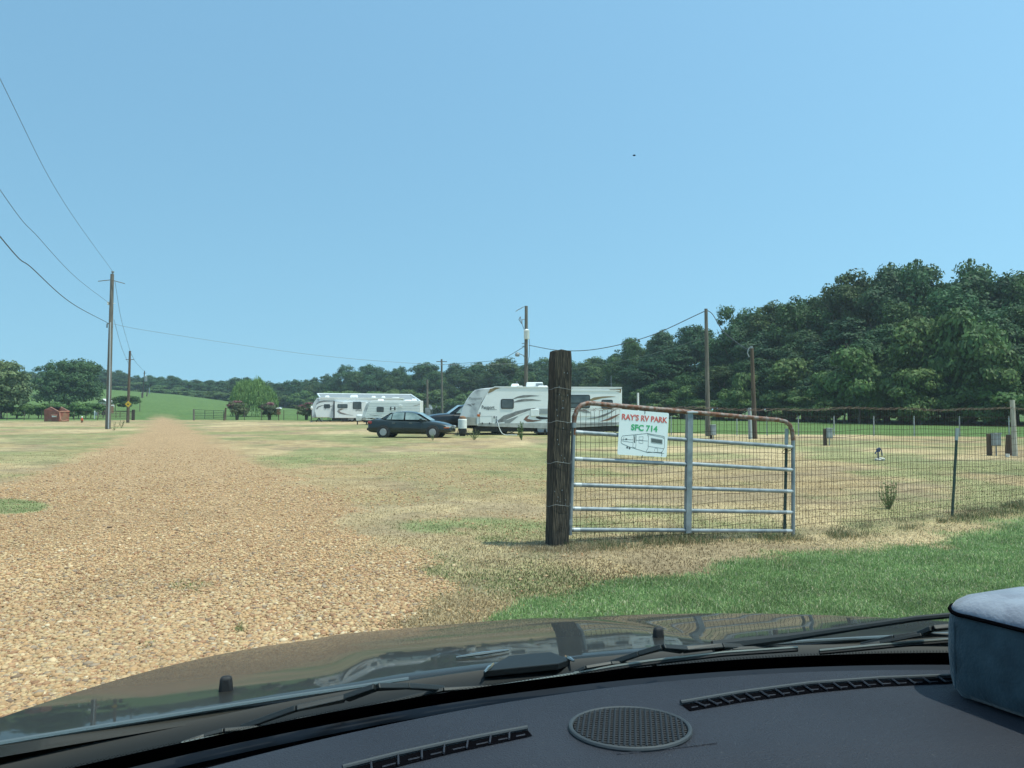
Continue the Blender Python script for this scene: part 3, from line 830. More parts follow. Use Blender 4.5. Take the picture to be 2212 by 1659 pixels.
# weeping willow
def willow():
    p = P(553, 903, 137); root = empty('willow_tree', (p.x, 137, gz(p.x, 137)), 0, 'pale green weeping willow with drooping branches beside the far pasture', 'tree')
    r = np.random.default_rng(8)
    n = 1500
    th = r.uniform(0, 2 * np.pi, n); u = r.uniform(0, 1, n) ** .5
    R0 = 3.9
    sx = np.cos(th) * u * R0 - .3; sy = np.sin(th) * u * R0
    top = 6.2 * np.sqrt(np.clip(1.03 - (u * .86) ** 2, .05, 1)) + r.normal(0, .3, n) + .35 * np.sin(th * 5 + 2 * u) * u + .28 * np.sin(sx * 2.1 + 1) - .35 * sx * .4
    ln = r.uniform(1.2, 3.8, n) * (0.55 + .5 * u)
    segs = 9
    P0 = []; N0 = []; S = []; Cc = []
    for k in range(segs):
        f = k / (segs - 1)
        out = 0.10 * f
        x = sx * (1 + out) + r.normal(0, .05, n); y = sy * (1 + out) + r.normal(0, .05, n); z = np.maximum(top - ln * f, .25)
        P0.append(np.stack([x, y, z], 1)); 
        N0.append(r.normal(0, 1, (n, 3)) * [1, 1, .2]); S.append(np.full(n, .19) * r.uniform(.7, 1.2, n))
        t = r.uniform(0, 1, (n, 1)); Cc.append(np.array([[.10, .16, .05]]) * (1 - t) + np.array([[.20, .27, .09]]) * t)
    pos = np.concatenate(P0); nr = np.concatenate(N0); s = np.concatenate(S); c = np.concatenate(Cc)
    nr /= np.linalg.norm(nr, axis=1, keepdims=True)
    t = np.array([[0, 0, 1.0]]) + r.normal(0, .22, (len(pos), 3)); b = np.cross(nr, t); b /= np.linalg.norm(b, axis=1, keepdims=True)
    V = np.stack([pos - t * s[:, None] * 1.5, pos - b * s[:, None] * .3, pos + t * s[:, None] * 1.5, pos + b * s[:, None] * .3], 1).reshape(-1, 3)
    np_mesh('crown', V, np.arange(len(V)).reshape(-1, 4), M['leaf'], root, np.repeat(c * 1.6, 4, 0))
    m = trunk_mb(3.4, .3, 4, 6, 1.9, 5.2)
    m.v = [(x - 2.1 * max(0, 1 - z / 4.0), y, z) for x, y, z in m.v]
    m.build('trunk', M['bark'], root, smooth=True)
willow()
# crape myrtles: several stems, dusty pink heads
def myrtle(px, py, Y, w, top, seed, label):
    p = P(px, py, Y); z = gz(p.x, Y); h = P(px, top, Y).z - z
    root = empty('crape_myrtle', (p.x, Y, z), 0, label, 'small tree', 'crape myrtles along the far wire fence')
    V, Fq, c = crown_arrays(seed, w / 2 * 1.15, w / 2 * 1.15, h * .26, h * .93, 16, 240, 22, .12, .34, (.075, .10, .05), (.14, .17, .08))
    np_mesh('crown', V, Fq, M['leaf'], root, c)
    V, Fq, c = crown_arrays(seed + 1, w / 2 * 1.02, w / 2 * 1.02, h * .55, h * 1.0, 14, 130, 14, .08, .2, (.26, .11, .13), (.36, .18, .20))
    np_mesh('blossom', V, Fq, M['leaf'], root, c)
    m = MB(); r = random.Random(seed)
    for i in range(7):
        a = i * .9; m.tube([(math.cos(a) * .12, math.sin(a) * .12, -.05), (math.cos(a) * .22, math.sin(a) * .22, h * .3), (math.cos(a) * w * .25, math.sin(a) * w * .25, h * .62)], [.07, .055, .03], 6)
    m.build('trunk', M['bark'], root, smooth=True)
myrtle(512, 907, 108, 2.7, 866, 51, 'pink topped crape myrtle in front of the willow, next to the open gate')
myrtle(582, 907, 108, 2.5, 870, 55, 'pink topped crape myrtle right of the willow')
myrtle(662, 905, 108, 2.2, 870, 59, 'pink topped crape myrtle at the nose of the far white trailer')
# vine rows on the left
for i, (px, w, h, lab) in enumerate(((-60, 7, 2.1, 'leafy vine trellis at the far left of the row'), (8, 6, 2.3, 'leafy vine trellis under the olive tree'), (62, 5.5, 2.2, 'leafy vine trellis just left of the red dumpster'), (112, 6, 2.35, 'leafy vine trellis behind the red dumpster'),
                                     (158, 5.5, 2.3, 'leafy vine trellis right of the red dumpster'), (196, 5.5, 2.2, 'leafy vine trellis left of the tall pole with the conduit'))):
    Y = 118 + (i % 2) * 2; p = P(px, 900, Y)
    root = empty('grape_vine', (p.x, Y, gz(p.x, Y)), 0, lab, 'vine', 'grape vine trellises behind the dumpster')
    V, Fq, c = crown_arrays(70 + i, w / 2, 1.3, .35, h, 16, 230, 26, .15, .42, (.06, .12, .035), (.13, .21, .06))
    np_mesh('foliage', V, Fq, M['leaf'], root, c)
    m = MB()
    for q in (-.35, 0, .35): m.tube([(q * w, 0, -.05), (q * w + .1, 0, h * .6)], [.07, .05], 6)
    m.build('stem', M['bark'], root)
p = P(262, 893, 150)
root = empty('grape_vine', (p.x, 150, gz(p.x, 150)), 0, 'leafy vine arbor behind the low gate left of the drive', 'vine')
V, Fq, c = crown_arrays(79, 4.5, 1.6, .9, 2.8, 14, 230, 26, .15, .45, (.045, .09, .03), (.10, .17, .05))
np_mesh('foliage', V, Fq, M['leaf'], root, c)
m = MB()
for q in (-3.6, -1.2, 1.2, 3.6): m.tube([(q, 0, -.05), (q, 0, 1.8)], .07, 6)
m.build('stem', M['bark'], root)

# weeds in the lot
def weed(px, py, Y, h, n, seed, label, spread=.5, col=((.16, .22, .09), (.28, .33, .16))):
    p = P(px, py, Y); root = empty('weed', (p.x, Y, gz(p.x, Y)), 0, label, 'weed')
    r = np.random.default_rng(seed); m = MB(); pos = []
    for i in range(n):
        a = r.uniform(0, 6.28); l = r.uniform(.0, spread) * h; hh = h * r.uniform(.55, 1.0)
        e = Vector((math.cos(a) * l, math.sin(a) * l, hh)); mid = Vector((e.x * .65, e.y * .65, hh * .5))
        m.tube([(math.cos(a) * .015, math.sin(a) * .015, -.02), mid, e], [h * .011, h * .009, h * .004], 4)
        for k in range(16):
            f = r.uniform(.15, 1.0); q = mid.lerp(e, f * 2 - 1) if f > .5 else Vector((0, 0, 0)).lerp(mid, f * 2)
            pos.append(np.array(q) + r.normal(0, .012, 3))
    m.build('stem', M['leafstem'], root)
    pos = np.array(pos)
    V = leaf_quads(pos, r.normal(0, 1, pos.shape) * [1, 1, .3], np.full(len(pos), h * .055), .35)
    t = r.uniform(0, 1, (len(pos), 1)); c = np.array([col[0]]) * (1 - t) + np.array([col[1]]) * t
    np_mesh('foliage', V, np.arange(len(V)).reshape(-1, 4), M['leaf'], root, np.repeat(c, 4, 0))
M['leafstem'] = mat('weed_stem', (.16, .20, .08), .8)
weed(1919, 1096, 11.8, .44, 15, 1, 'spiky grey green weed growing behind the wire fence', .38)
weed(1127, 950, 37.6, .95, 14, 2, 'bushy green weed in front of the near white trailer', .3, ((.08, .15, .05), (.17, .24, .09)))
weed(1024, 950, 37.8, .6, 12, 3, 'scrubby weed under the nose of the near white trailer', .6, ((.10, .14, .06), (.2, .22, .1)))
weed(935, 951, 37.2, .42, 7, 4, 'thin weed in the grass in front of the dark green sedan', .4)
weed(262, 925, 61, .8, 6, 5, 'thin brown weeds beside the tall pole with the conduit', .8, ((.16, .13, .07), (.24, .19, .1)))
weed(822, 937, 46, .5, 5, 6, 'small weed left of the dark green sedan', .5)
weed(245, 930, 54, .6, 6, 7, 'small dark weed at the foot of the tall pole', .6, ((.12, .12, .06), (.2, .18, .09)))
# ---------------------------------------------------------------- gate post, gate, sign, fence
def ground_pt(px, py, Y=None):
    Y = Y or GY(py); p = P(px, py, Y)
    return Vector((p.x, Y, gz(p.x, Y)))

# railroad tie gate post
def tie_post():
    Y = 8.42; b = P(1203, 1182, Y); t = P(1210.5, 757, Y)
    root = empty('gate_post', (b.x, Y, 0), 0, 'thick dark weathered square timber post at the hinge end of the gate', 'post')
    m = MB()
    r = random.Random(3)
    n = 22; H = t.z; lean = t.x - b.x
    w, d = .205, .165; a = R(24)
    prof = [(-w / 2, -d / 2), (-w * .17, -d / 2 - .002), (w * .2, -d / 2 + .001), (w / 2, -d / 2), (w / 2 + .002, 0), (w / 2, d / 2), (0, d / 2), (-w / 2, d / 2), (-w / 2 - .002, 0)]
    k = len(prof)
    vs = []; fs = []
    for i in range(n + 1):
        z = -.15 + (H + .15) * i / n
        for j, (x, y) in enumerate(prof):
            x += r.uniform(-.003, .003); y += r.uniform(-.003, .003)
            e = .93 if i == n else 1
            X_ = (x * math.cos(a) - y * math.sin(a)) * e; Y_ = (x * math.sin(a) + y * math.cos(a)) * e
            vs.append((X_ + lean * max(0, z) / H, Y_, z - (.012 if i == n and j in (0, 3, 5, 7) else 0) + (r.uniform(-.006, .008) if i == n else 0)))
    for i in range(n):
        for j in range(k):
            j2 = (j + 1) % k
            fs.append((i * k + j, i * k + j2, (i + 1) * k + j2, (i + 1) * k + j))
    vs.append((lean, 0, H + .008))
    c = len(vs) - 1
    for j in range(k): fs.append((n * k + j, n * k + (j + 1) % k, c))
    m.add(vs, fs); m.build('timber', M['tie'], root, bevel=.006)
    # drying cracks are real slits of darker wood laid in, staples and wire wraps
    m = MB()
    for z in (H - .42, H - .78, H - 1.22, H - 1.68):
        o = lean * z / H
        pts = []
        for q in range(17):
            an = q / 16 * 2 * math.pi
            rx = .135 * (abs(math.cos(an)) ** .6) * (1 if math.cos(an) > 0 else -1); ry = .105 * (abs(math.sin(an)) ** .6) * (1 if math.sin(an) > 0 else -1)
            pts.append((rx * math.cos(a) - ry * math.sin(a) + o, rx * math.sin(a) + ry * math.cos(a), z + .012 * math.sin(q * 1.3)))
        m.tube(pts, .0016, 5, cap=False)
    m.build('wire_wrap', M['galv_flat'], root)
    m = MB()
    for i in range(26):
        z = r.uniform(.3, H - .05); x = r.uniform(-.05, .09); m.box((x + lean * z / H, -d / 2 - .012 - (x * -.42), z), (.006, .004, .012), mi=0)
    m.build('staple', M['galv'], root)
tie_post()

# the gate: Z pixel coordinates measured in one crop
def gp(zx, zy, Y=None):
    px, py = 1152.07 + zx / 3.3605, 713.2 + zy / 3.3605
    if Y is None: Y = 8.5 + (px - 1236) / (1712 - 1236) * 1.15 * (8.5 / (8.5 + 1.15 * (1 - (px - 1236) / 476)))
    return P(px, py, Y)
def gate():
    o0 = gp(280, 1485)
    root = empty('farm_gate', (o0.x, o0.y, 0), 0, 'galvanised tubular farm gate with a rusty top rail, standing open along the fence', 'gate')
    L = lambda p: Vector(p) - Vector((o0.x, o0.y, 0))
    top = [gp(292, 760), gp(293, 690), gp(300, 625), gp(318, 575), gp(350, 543), gp(395, 530), gp(450, 533), gp(700, 556), gp(1110, 592), gp(1500, 627), gp(1780, 652), gp(1830, 664), gp(1862, 690), gp(1880, 735), gp(1885, 800)]
    MB().tube([L(p) for p in top], .0265, 12).build('top_rail', M['rust'], root, smooth=True)
    MB().tube([L(gp(292, 700)), L(gp(283, 1000)), L(gp(264, 1488))], .0255, 12).build('stile', M['galv'], root, smooth=True)
    MB().tube([L(gp(1885, 790)), L(gp(1886, 1100)), L(gp(1886, 1502))], .0245, 12).build('stile', M['galv'], root, smooth=True)
    rails = [((298, 740), (1128, 797), (1145, 797), (1880, 848)), ((294, 934), (1128, 975), (1145, 971), (1882, 1015)), ((288, 1122), (1125, 1150), (1145, 1148), (1880, 1171)), ((282, 1296), (1120, 1312), (1142, 1310), (1878, 1323)), ((276, 1449), (1118, 1453), (1140, 1455), (1876, 1458))]
    for a, b, c, d in rails:
        m = MB()
        m.tube([L(gp(*a)), L(gp(*b)), L(gp(*c)), L(gp(*d))], .0235, 12)
        pa = L(gp(*a)); 
        o = m.build('rail', M['galv'], root, smooth=True)
        m = MB()
        dirv = (L(gp(*b)) - pa).normalized()
        m.tube([pa + dirv * .02, pa + dirv * .10], .0245, 12); 
        pd = L(gp(*d)); m.tube([pd - dirv * .10, pd - dirv * .02], .0245, 12)
        m.build('weld_sleeve', M['bright_galv'], o, smooth=True)
    # upright brace: a folded channel
    m = MB()
    t0, t1 = L(gp(1132, 590)), L(gp(1118, 1472))
    x = (L(gp(1160, 800)) - L(gp(1100, 800))).normalized()
    w = .074; yv = Vector((-x.y, x.x, 0))
    for z0, z1 in ((0, 1),):
        a, b = t0, t1
        vs = []
        for p in (b, a):
            for s, dd in ((-.5, .022), (-.5, -.03), (.5, -.03), (.5, .022), (.46, .022), (.46, -.026), (-.46, -.026), (-.46, .022)):
                vs.append(p + x * (s * w) + yv * dd)
        fs = [(i, (i + 1) % 8, 8 + (i + 1) % 8, 8 + i) for i in range(8)] + [tuple(range(7, -1, -1)), tuple(range(8, 16))]
        m.add(vs, fs)
    m.build('brace', M['galv'], root, bevel=.003)
    m = MB(); m.box(L(gp(1145, 596)) + Vector((0, -.012, 0)), (.15, .07, .022), Matrix.Rotation(R(22), 3, 'Z')); m.build('brace_cap', M['bright_galv'], root, bevel=.008)
    # hinges and pins
    for zx, zy in ((288, 690), (262, 1395)):
        m = MB(); p = L(gp(zx, zy))
        m.lathe([(.036, -.028), (.036, .028)], p, 12); m.tube([p + Vector((-.2, .01, 0)), p + Vector((.0, .0, 0))], .011, 8)
        m.tube([p + Vector((-.05, -.01, -.06)), p + Vector((-.05, -.01, .05))], .012, 8)
        m.build('hinge', M['galv'], root, smooth=True)
    m = MB(); p = L(gp(1885, 855)); m.tube([p, p + Vector((-.05, -.04, -.03)), p + Vector((-.13, -.05, -.02)), p + Vector((-.16, -.05, -.05)), p + Vector((-.13, -.05, -.07)), p + Vector((-.07, -.04, -.045))], .005, 6); m.build('chain', M['wire'], root)
    return root, o0
M['bright_galv'] = mat('zinc_sleeve', (0.45, 0.47, 0.48), .35, .4)
gate()

def sign():
    TL, TR, BR, BL = gp(610, 572), gp(966, 602), gp(962, 922), gp(608, 902)
    off = Vector((0.012, -.036, 0))
    c = (TL + BR + TR + BL) / 4 + off
    root = empty('park_sign', (c.x, c.y, c.z), 0, 'square white sign on the gate with red and green letters above a trailer drawing', 'sign')
    X_ = ((TR - TL) + (BR - BL)) / 2; Z_ = ((TL - BL) + (TR - BR)) / 2
    w, h = X_.length, Z_.length
    ex = X_.normalized(); ez = Z_.normalized(); ey = ez.cross(ex).normalized(); ez = ex.cross(ey).normalized()
    Mx = Matrix((ex, ey, ez)).transposed().to_4x4()
    root.rotation_euler = Mx.to_euler()
    # tall plate with rounded corners
    m = MB(); r = .018; poly = []
    for cx, cz, a0 in ((w / 2 - r, h / 2 - r, 0), (-w / 2 + r, h / 2 - r, 90), (-w / 2 + r, -h / 2 + r, 180), (w / 2 - r, -h / 2 + r, 270)):
        for q in range(4): poly.append((cx + r * math.cos(R(a0 + q * 30)), cz + r * math.sin(R(a0 + q * 30))))
    m.prism(poly, 0, .003); m.build('panel', M['sign'], root)
    u = lambda zx, zy: ((zx - 610) / 355 * w - w / 2, h / 2 - (zy - 574 - (zx - 610) * .055) / 325 * h)
    rt_ = (R(90), 0, 0)
    text_mesh("RAY'S RV PARK", .088, M['red_text'], root, (0.0, -.002, h / 2 - .17 * h), rt_, 'lettering', .0028, .0006, w * .93)
    text_mesh("SFC 714", .092, M['green_text'], root, (.005, -.002, h / 2 - .385 * h), rt_, 'lettering', .003, .0006, w * .54)
    # line drawing of a caravan
    m = MB()
    def ln(pts, t=.0028, close=False):
        q = [u(*p) for p in pts]
        if close: q.append(q[0])
        for i in range(len(q) - 1):
            m.ribbon([q[i], q[i + 1]], [t, t], -.0008, .0008)
    ln([(632, 775), (640, 765), (815, 745), (938, 765), (942, 782), (944, 850), (928, 882), (815, 880), (700, 846), (640, 822), (630, 812)], .0034, True)
    ln([(815, 745), (824, 770), (826, 850), (812, 880)], .0034)
    ln([(820, 752), (934, 774), (936, 782)]); ln([(828, 838), (940, 855)]); ln([(632, 790), (715, 792)]); ln([(737, 795), (822, 800)]); ln([(632, 800), (715, 812)])
    ln([(716, 762), (737, 762), (737, 850), (716, 846)], .0028, True)
    ln([(757, 770), (785, 768), (786, 818), (757, 814)], .0018, True); ln([(757, 792), (786, 792)], .0018)
    ln([(843, 778), (926, 790), (928, 822), (845, 812)], .0026, True); ln([(648, 775), (648, 798)], .003)
    ln([(875, 858), (880, 850), (892, 852), (896, 860), (896, 878)], .002); ln([(875, 858), (873, 874)], .002)
    ln([(826, 878), (945, 890)], .003); ln([(928, 876), (928, 910)], .0045); ln([(818, 884), (900, 880), (928, 884)], .0024)
    m.build('trailer_drawing', M['gr_black'], root)
    m = MB()
    for poly in ([(846, 782), (924, 793), (925, 818), (848, 808)], [(722, 768), (731, 768), (731, 815), (722, 813)], [(660, 783), (672, 783), (672, 794), (660, 794)]):
        m.prism([u(*p) for p in poly], -.0004, -.001)
    for cx, cz in ((676, 848), (693, 853)):
        a, b = u(cx, cz); m.prism([(a + .013 * math.cos(q * .63), b + .013 * math.sin(q * .63)) for q in range(10)], -.0004, -.0012)
    m.build('trailer_drawing', M['gr_dark2'], root)
    m = MB(); m.tube([(0.0, -.004, h / 2 - .03), (0, -.004, h / 2 + .01), (0, .03, h / 2 + .04)], .003, 6); m.tube([(0.0, -.004, -h / 2 + .01), (0, .0, -h / 2 - .02)], .003, 6); m.build('wire_tie', M['wire'], root)
M['gr_dark2'] = mat('sign_dark_fill', (.10, .12, .12), .5)
sign()

# woven wire fence
def fence():
    root = empty('wire_fence', (0.5, 8.45, 0), 0, 'rusty woven wire fence with a barbed top strand, running behind the gate to the right', 'fence')
    O = Vector((.5, 8.45, 0))
    r = random.Random(9)
    seg = list(FENCE)
    length = [0]
    for i in range(len(seg) - 1): length.append(length[-1] + math.dist(seg[i], seg[i + 1]))
    T = length[-1]
    def at(s):
        return np.interp(s, length, [p[0] for p in seg]), np.interp(s, length, [p[1] for p in seg])
    def zoff(s, z):     # the sagging, uneven wire
        return z + .012 * math.sin(s * 2.1 + z * 3) + .007 * math.sin(s * 5.3 + z * 7)
    zs = [.03, .11, .20, .29, .385, .48, .575, .67, .765, .86, .955, 1.05, 1.145, 1.22]
    m = MB()
    for z in zs:
        pts = []
        s = 0
        while s <= T:
            x, y = at(s); pts.append(Vector((x, y + .05, zoff(s, z))) - O); s += .16
        m.tube(pts, .0023, 4, cap=False)
    s = 0.02
    while s < T:
        x, y = at(s)
        pts = []
        ph_ = r.uniform(-.008, .008)
        for k, z in enumerate(np.linspace(.0, 1.49, 9)):
            pts.append(Vector((x + ph_ + r.uniform(-.006, .006), y + .053, zoff(s, z))) - O)
        m.tube(pts, .0022, 4, cap=False)
        s += .055
    m.build('wire_mesh', M['wire'], root)
    # barbed strand
    m = MB()
    for z, ss in ((1.51, 0), (1.495, 1.3)):
        pts = []; s = 0
        while s <= T:
            x, y = at(s); pts.append(Vector((x, y + .06, zoff(s, z) + .006 * math.sin(s * 40 + ss))) - O); s += .05
        m.tube(pts, .0024, 4, cap=False)
    s = .1
    while s < T:
        x, y = at(s); p = Vector((x, y + .06, zoff(s, 1.502))) - O
        m.tube([p + Vector((-.02, -.01, .02)), p, p + Vector((.02, .01, -.02))], .0016, 4); m.tube([p + Vector((-.015, .01, -.02)), p + Vector((.015, -.01, .02))], .0016, 4)
        s += .12
    m.build('barbed_strand', M['barb'], root)
    def tpost(px0, py0, px1, py1, Y, lab):
        b = P(px0, py0, Y); t = P(px1, py1, Y)
        d = t - b
        m = MB()
        w = .019
        for (dx, dy, sx, sy) in ((0, 0, .036, .007), (0, .017, .007, .03)):
            vs = []
            for p in (b + Vector((0, 0, -.1)), b + d * .86):
                for a, c in ((-1, -1), (1, -1), (1, 1), (-1, 1)): vs.append(p - O + Vector((dx + a * sx / 2, dy + c * sy / 2, 0)))
            m.add(vs, [(0, 3, 2, 1), (4, 5, 6, 7), (0, 1, 5, 4), (1, 2, 6, 5), (2, 3, 7, 6), (3, 0, 4, 7)])
        for i in range(18):
            q = b + d * (i / 21 + .04) - O; m.box(q + Vector((0, -.007, 0)), (.014, .008, .012))
        o = m.build('stake', M['tpost'], root)
        m = MB()
        vs = []
        for p in (b + d * .86, t):
            for a, c in ((-1, -.5), (1, -.5), (1, 1), (-1, 1)): vs.append(p - O + Vector((a * .0185, c * .017, 0)))
        m.add(vs, [(0, 3, 2, 1), (4, 5, 6, 7), (0, 1, 5, 4), (1, 2, 6, 5), (2, 3, 7, 6), (3, 0, 4, 7)])
        m.build('painted_tip', M['tpost_tip'], o)
    tpost(1694, 1160, 1699.5, 926, 9.66, '')
    tpost(2056, 1112, 2068, 925, 10.95, '')
fence()

# ---------------------------------------------------------------- far wire fences
def line_fence(name, pts, h, wires, post_r, label, pm, wr=.006):
    O = Vector(pts[0])
    root = empty(name, pts[0], 0, label, 'fence')
    for p in pts:
        MB().tube([Vector(p) - O + Vector((0, 0, -.05)), Vector(p) - O + Vector((0, 0, h))], post_r, 6).build('post', pm, root)
    m = MB()
    for k in range(wires):
        z = h * (.95 - k * .8 / max(wires - 1, 1))
        m.tube([Vector(p) - O + Vector((0, -.03, z)) for p in pts], wr, 4)
    m.build('wire', M['wire'], root)
pp = []
for px in (1450, 1525, 1592, 1657, 1725, 1802, 1888, 1975, 2073, 2180, 2300):
    g = ground_pt(px, 941 + (px - 1657) * .004); pp.append((g.x, g.y, g.z))
line_fence('field_fence', pp, 1.12, 3, .03, 'thin stake and wire fence along the front of the green field on the right', M['tpost_tip'])
pp = []
for px in (488, 528, 565, 613, 643, 672, 720, 770):
    Y = 106; p = P(px, 907, Y); pp.append((p.x, Y, gz(p.x, Y)))
line_fence('field_fence', pp, 1.35, 3, .045, 'thin stake and wire fence behind the crape myrtles', M['pole_dark'])
pp = []
for px in (-80, -20, 15, 52, 100, 160, 211):
    Y = 103; p = P(px, 907, Y); pp.append((p.x, Y, gz(p.x, Y)))
line_fence('field_fence', pp, 1.2, 3, .04, 'thin stake and wire fence running behind the red dumpster', M['pole_dark'])

# far gates
def far_gate(label, x0, x1, Y, z0, h, rails, braces, m_):
    a = P(x0, 900, Y).x; b = P(x1, 900, Y).x; g = gz(a, Y)
    root = empty('pasture_gate', (a, Y, g), 0, label, 'gate')
    L_ = b - a
    for k in range(rails):
        z = z0 + (h - z0) * k / (rails - 1); MB().tube([(0, 0, z + .12 * (k == rails - 1)), (L_ * .5, 0, z), (L_, 0, z - .05)], .028, 6).build('rail', m_, root)
    for q in braces: MB().tube([(L_ * q, 0, z0), (L_ * q, 0, h)], .035, 6).build('brace', m_, root)
far_gate('dark tubular pasture gate standing open right of the drive', 419.5, 483, 104, .22, 1.35, 6, (.0, .36, .66, 1.0), M['rail_dark'] if 'rail_dark' in M else M['pole_dark'])
far_gate('low dark tubular pasture gate left of the drive, behind the tall pole', 212, 286, 104, .3, 1.15, 5, (.0, .52, .64, .98), M['pole_dark'])
def post(name, px0, py0, px1, py1, Y, r, mt, label, cat='post', square=False, group=None):
    b = P(px0, py0, Y); t = P(px1, py1, Y); g = min(gz(b.x, Y), b.z)
    m = MB()
    d = Vector((t.x - b.x, 0, t.z - g))
    m.tube([(0, 0, -.1), tuple(d * .5), tuple(d)], [r * 1.05, r, r * .94], 4 if square else 10)
    o = m.build(name, mt, None, smooth=not square); o.location = (b.x, Y, g)
    return tag(o, label, cat, group)
post('fence_post', 419, 907, 418.5, 884, 104, .12, M['pole'], 'stout post at the left end of the right hand pasture gate')
post('fence_post', 484, 907, 488, 881, 104, .12, M['pole_dark'], 'dark leaning post at the right end of the right hand pasture gate')
post('fence_post', 287.5, 905, 288.5, 885, 105, .2, M['tie'], 'thick dark post at the right end of the low gate left of the drive')
post('fence_post', 1379.5, 955, 1378, 848.6, 30, .042, M['pvc'], 'white pipe post sticking up behind the sign on the gate')
post('leaning_post', 2193, 984, 2186.5, 864, 24.7, .075, M['pale_wood'] if 'pale_wood' in M else M['pvc'], 'pale bark stripped wooden post leaning at the right end of the lot')
post('post_stub', 2179, 984, 2180, 939, 25.2, .105, M['pole_dark'], 'short dark wooden post stub beside the leaning pale post')
post('marker_pipe', 1621, 948, 1619, 881, 38.6, .095, M['tpost_tip'], 'flat grey board standing against the foot of the short utility pole', 'board', True)

# ---------------------------------------------------------------- utility poles and lines
LINES = []
def upole(px0, py0, px1, py1, Y, r, mt, label, extras=None, name='utility_pole'):
    b = P(px0, py0, Y); t = P(px1, py1, Y); g = gz(b.x, Y)
    root = empty(name, (b.x, Y, g), 0, label, 'pole')
    d = Vector((t.x - b.x, 0, t.z - g))
    m = MB(); n = 6
    m.tube([(0, 0, -.3)] + [tuple(d * (i / n)) for i in range(n + 1)], [r * 1.15] + [r * (1.12 - .38 * i / n) for i in range(n + 1)], 12)
    m.build('shaft', mt, root, smooth=True)
    return root, d
root, d = upole(233, 927, 242.5, 592, 58, .17, M['pole'], 'tall wooden utility pole with a grey conduit and slender arms, left of the drive')
U = lambda px, py, Y=58, dy=0: P(px, py, Y) - root.location + Vector((0, dy, 0))
MB().tube([U(237, 926, dy=-.2), U(240, 810, dy=-.2), U(241.5, 697, dy=-.2)], .048, 8).build('conduit', M['conduit'], root, smooth=True)
MB().tube([U(213.5, 608, dy=-.1), U(242.5, 605.5, dy=-.2)], .03, 6).build('arm', M['pole'], root)
MB().tube([U(242.5, 605.5, dy=-.2), U(271, 613, dy=-.1)], .03, 6).build('arm', M['pole'], root)
m = MB(); p = U(243.5, 588); m.lathe([(.05, -.15), (.05, -.05), (.12, -.03), (.06, .0), (.13, .04), (.05, .09)], p, 10); m.build('insulator', M['galv_flat'], root, smooth=True)
m = MB(); p = U(235.5, 655); m.lathe([(.05, -.12), (.09, -.06), (.05, 0), (.09, .06), (.04, .12)], p + Vector((-.05, 0, 0)), 10); m.tube([p, U(249, 655.5)], .015, 5); m.build('insulator', M['pvc'], root, smooth=True)
m = MB(); m.tube([U(232, 699), U(243, 699)], .05, 6); m.tube([U(231.5, 699), U(231, 708)], .05, 6); m.build('bracket', M['galv_flat'], root)
root2, d2 = upole(276, 913, 280.8, 758, 86, .15, M['pole_dark'], 'bare brown utility pole with a yellow diamond sign, beyond the tall pole')
p = P(280.6, 765, 86) - root2.location; m = MB(); m.box(p + Vector((0, 0, -.6)), (.9, .06, .06)); m.build('crossarm', M['pole_dark'], root2)
def diamond():
    p = P(277, 873, 85.7); root = empty('diamond_sign', tuple(p), 0, 'yellow diamond warning sign nailed to the bare brown pole', 'sign')
    s = .37; MB().prism([(s, 0), (0, s), (-s, 0), (0, -s)], -.02, 0).build('panel', M['yellow'], root)
    MB().prism([(-.12, -.03), (-.03, .1), (.05, .02), (.12, .06), (.02, -.1)], -.026, -.021).build('symbol', M['gr_black'], root)
diamond()
for (a, b, c, e, Y, r, mt, lab) in ((307, 896, 312.5, 801, 205, .17, M['pole_dark'], 'distant utility pole carrying a grey transformer, beyond the far gates'), (316.5, 893, 319, 841, 215, .16, M['pole_dark'], 'distant dark pole just right of the pole with the transformer'),
                               (305.5, 896, 306, 848, 207, .13, M['pole'], 'distant thin grey pole just left of the pole with the transformer'), (322.6, 878, 322.6, 837, 235, .12, M['galv_flat'], 'distant pale pole standing in the green pasture'),
                               (66, 867, 67, 836, 250, .13, M['galv_flat'], 'distant pale pole on the hill between the two left hand trees'),
                               (955, 905, 954, 776, 108, .17, M['pole'], 'wooden utility pole with a crossarm behind the black truck'), (923.5, 912, 923, 820, 88, .14, M['pole'], 'wooden pole with a meter box behind the black truck'),
                               (1118, 880, 1116.5, 824, 56, .05, M['galv'], 'thin metal mast behind the roof of the near white trailer')):
    rr_, dd = upole(a, b, c, e, Y, r, mt, lab)
    if px == 307 or lab.startswith('distant utility'):
        q = P(314.5, 818, Y - .3) - rr_.location; m = MB(); m.lathe([(.05, -.75), (.38, -.7), (.4, .6), (.25, .75), (.05, .78)], q, 12); m.build('transformer', M['galv_flat'], rr_, smooth=True)
        q = P(312.5, 806, Y) - rr_.location; m = MB(); m.box(q, (.9, .08, .1)); m.build('crossarm', M['pole_dark'], rr_)
    if 'crossarm' in lab:
        q = P(954, 781, Y) - rr_.location; m = MB(); m.box(q, (1.5, .08, .1)); m.build('crossarm', M['pole'], rr_)
    if 'meter box' in lab:
        q = P(924, 893, Y - .3) - rr_.location; m = MB(); m.box(q, (.6, .25, 1.25)); m.lathe([(.12, 0), (.12, .08)], q + Vector((0, -.16, .2)), 12, axis='y'); m.build('meter_box', M['galv_flat'], rr_, bevel=.03)
        q = P(929, 884, Y - .9) - rr_.location
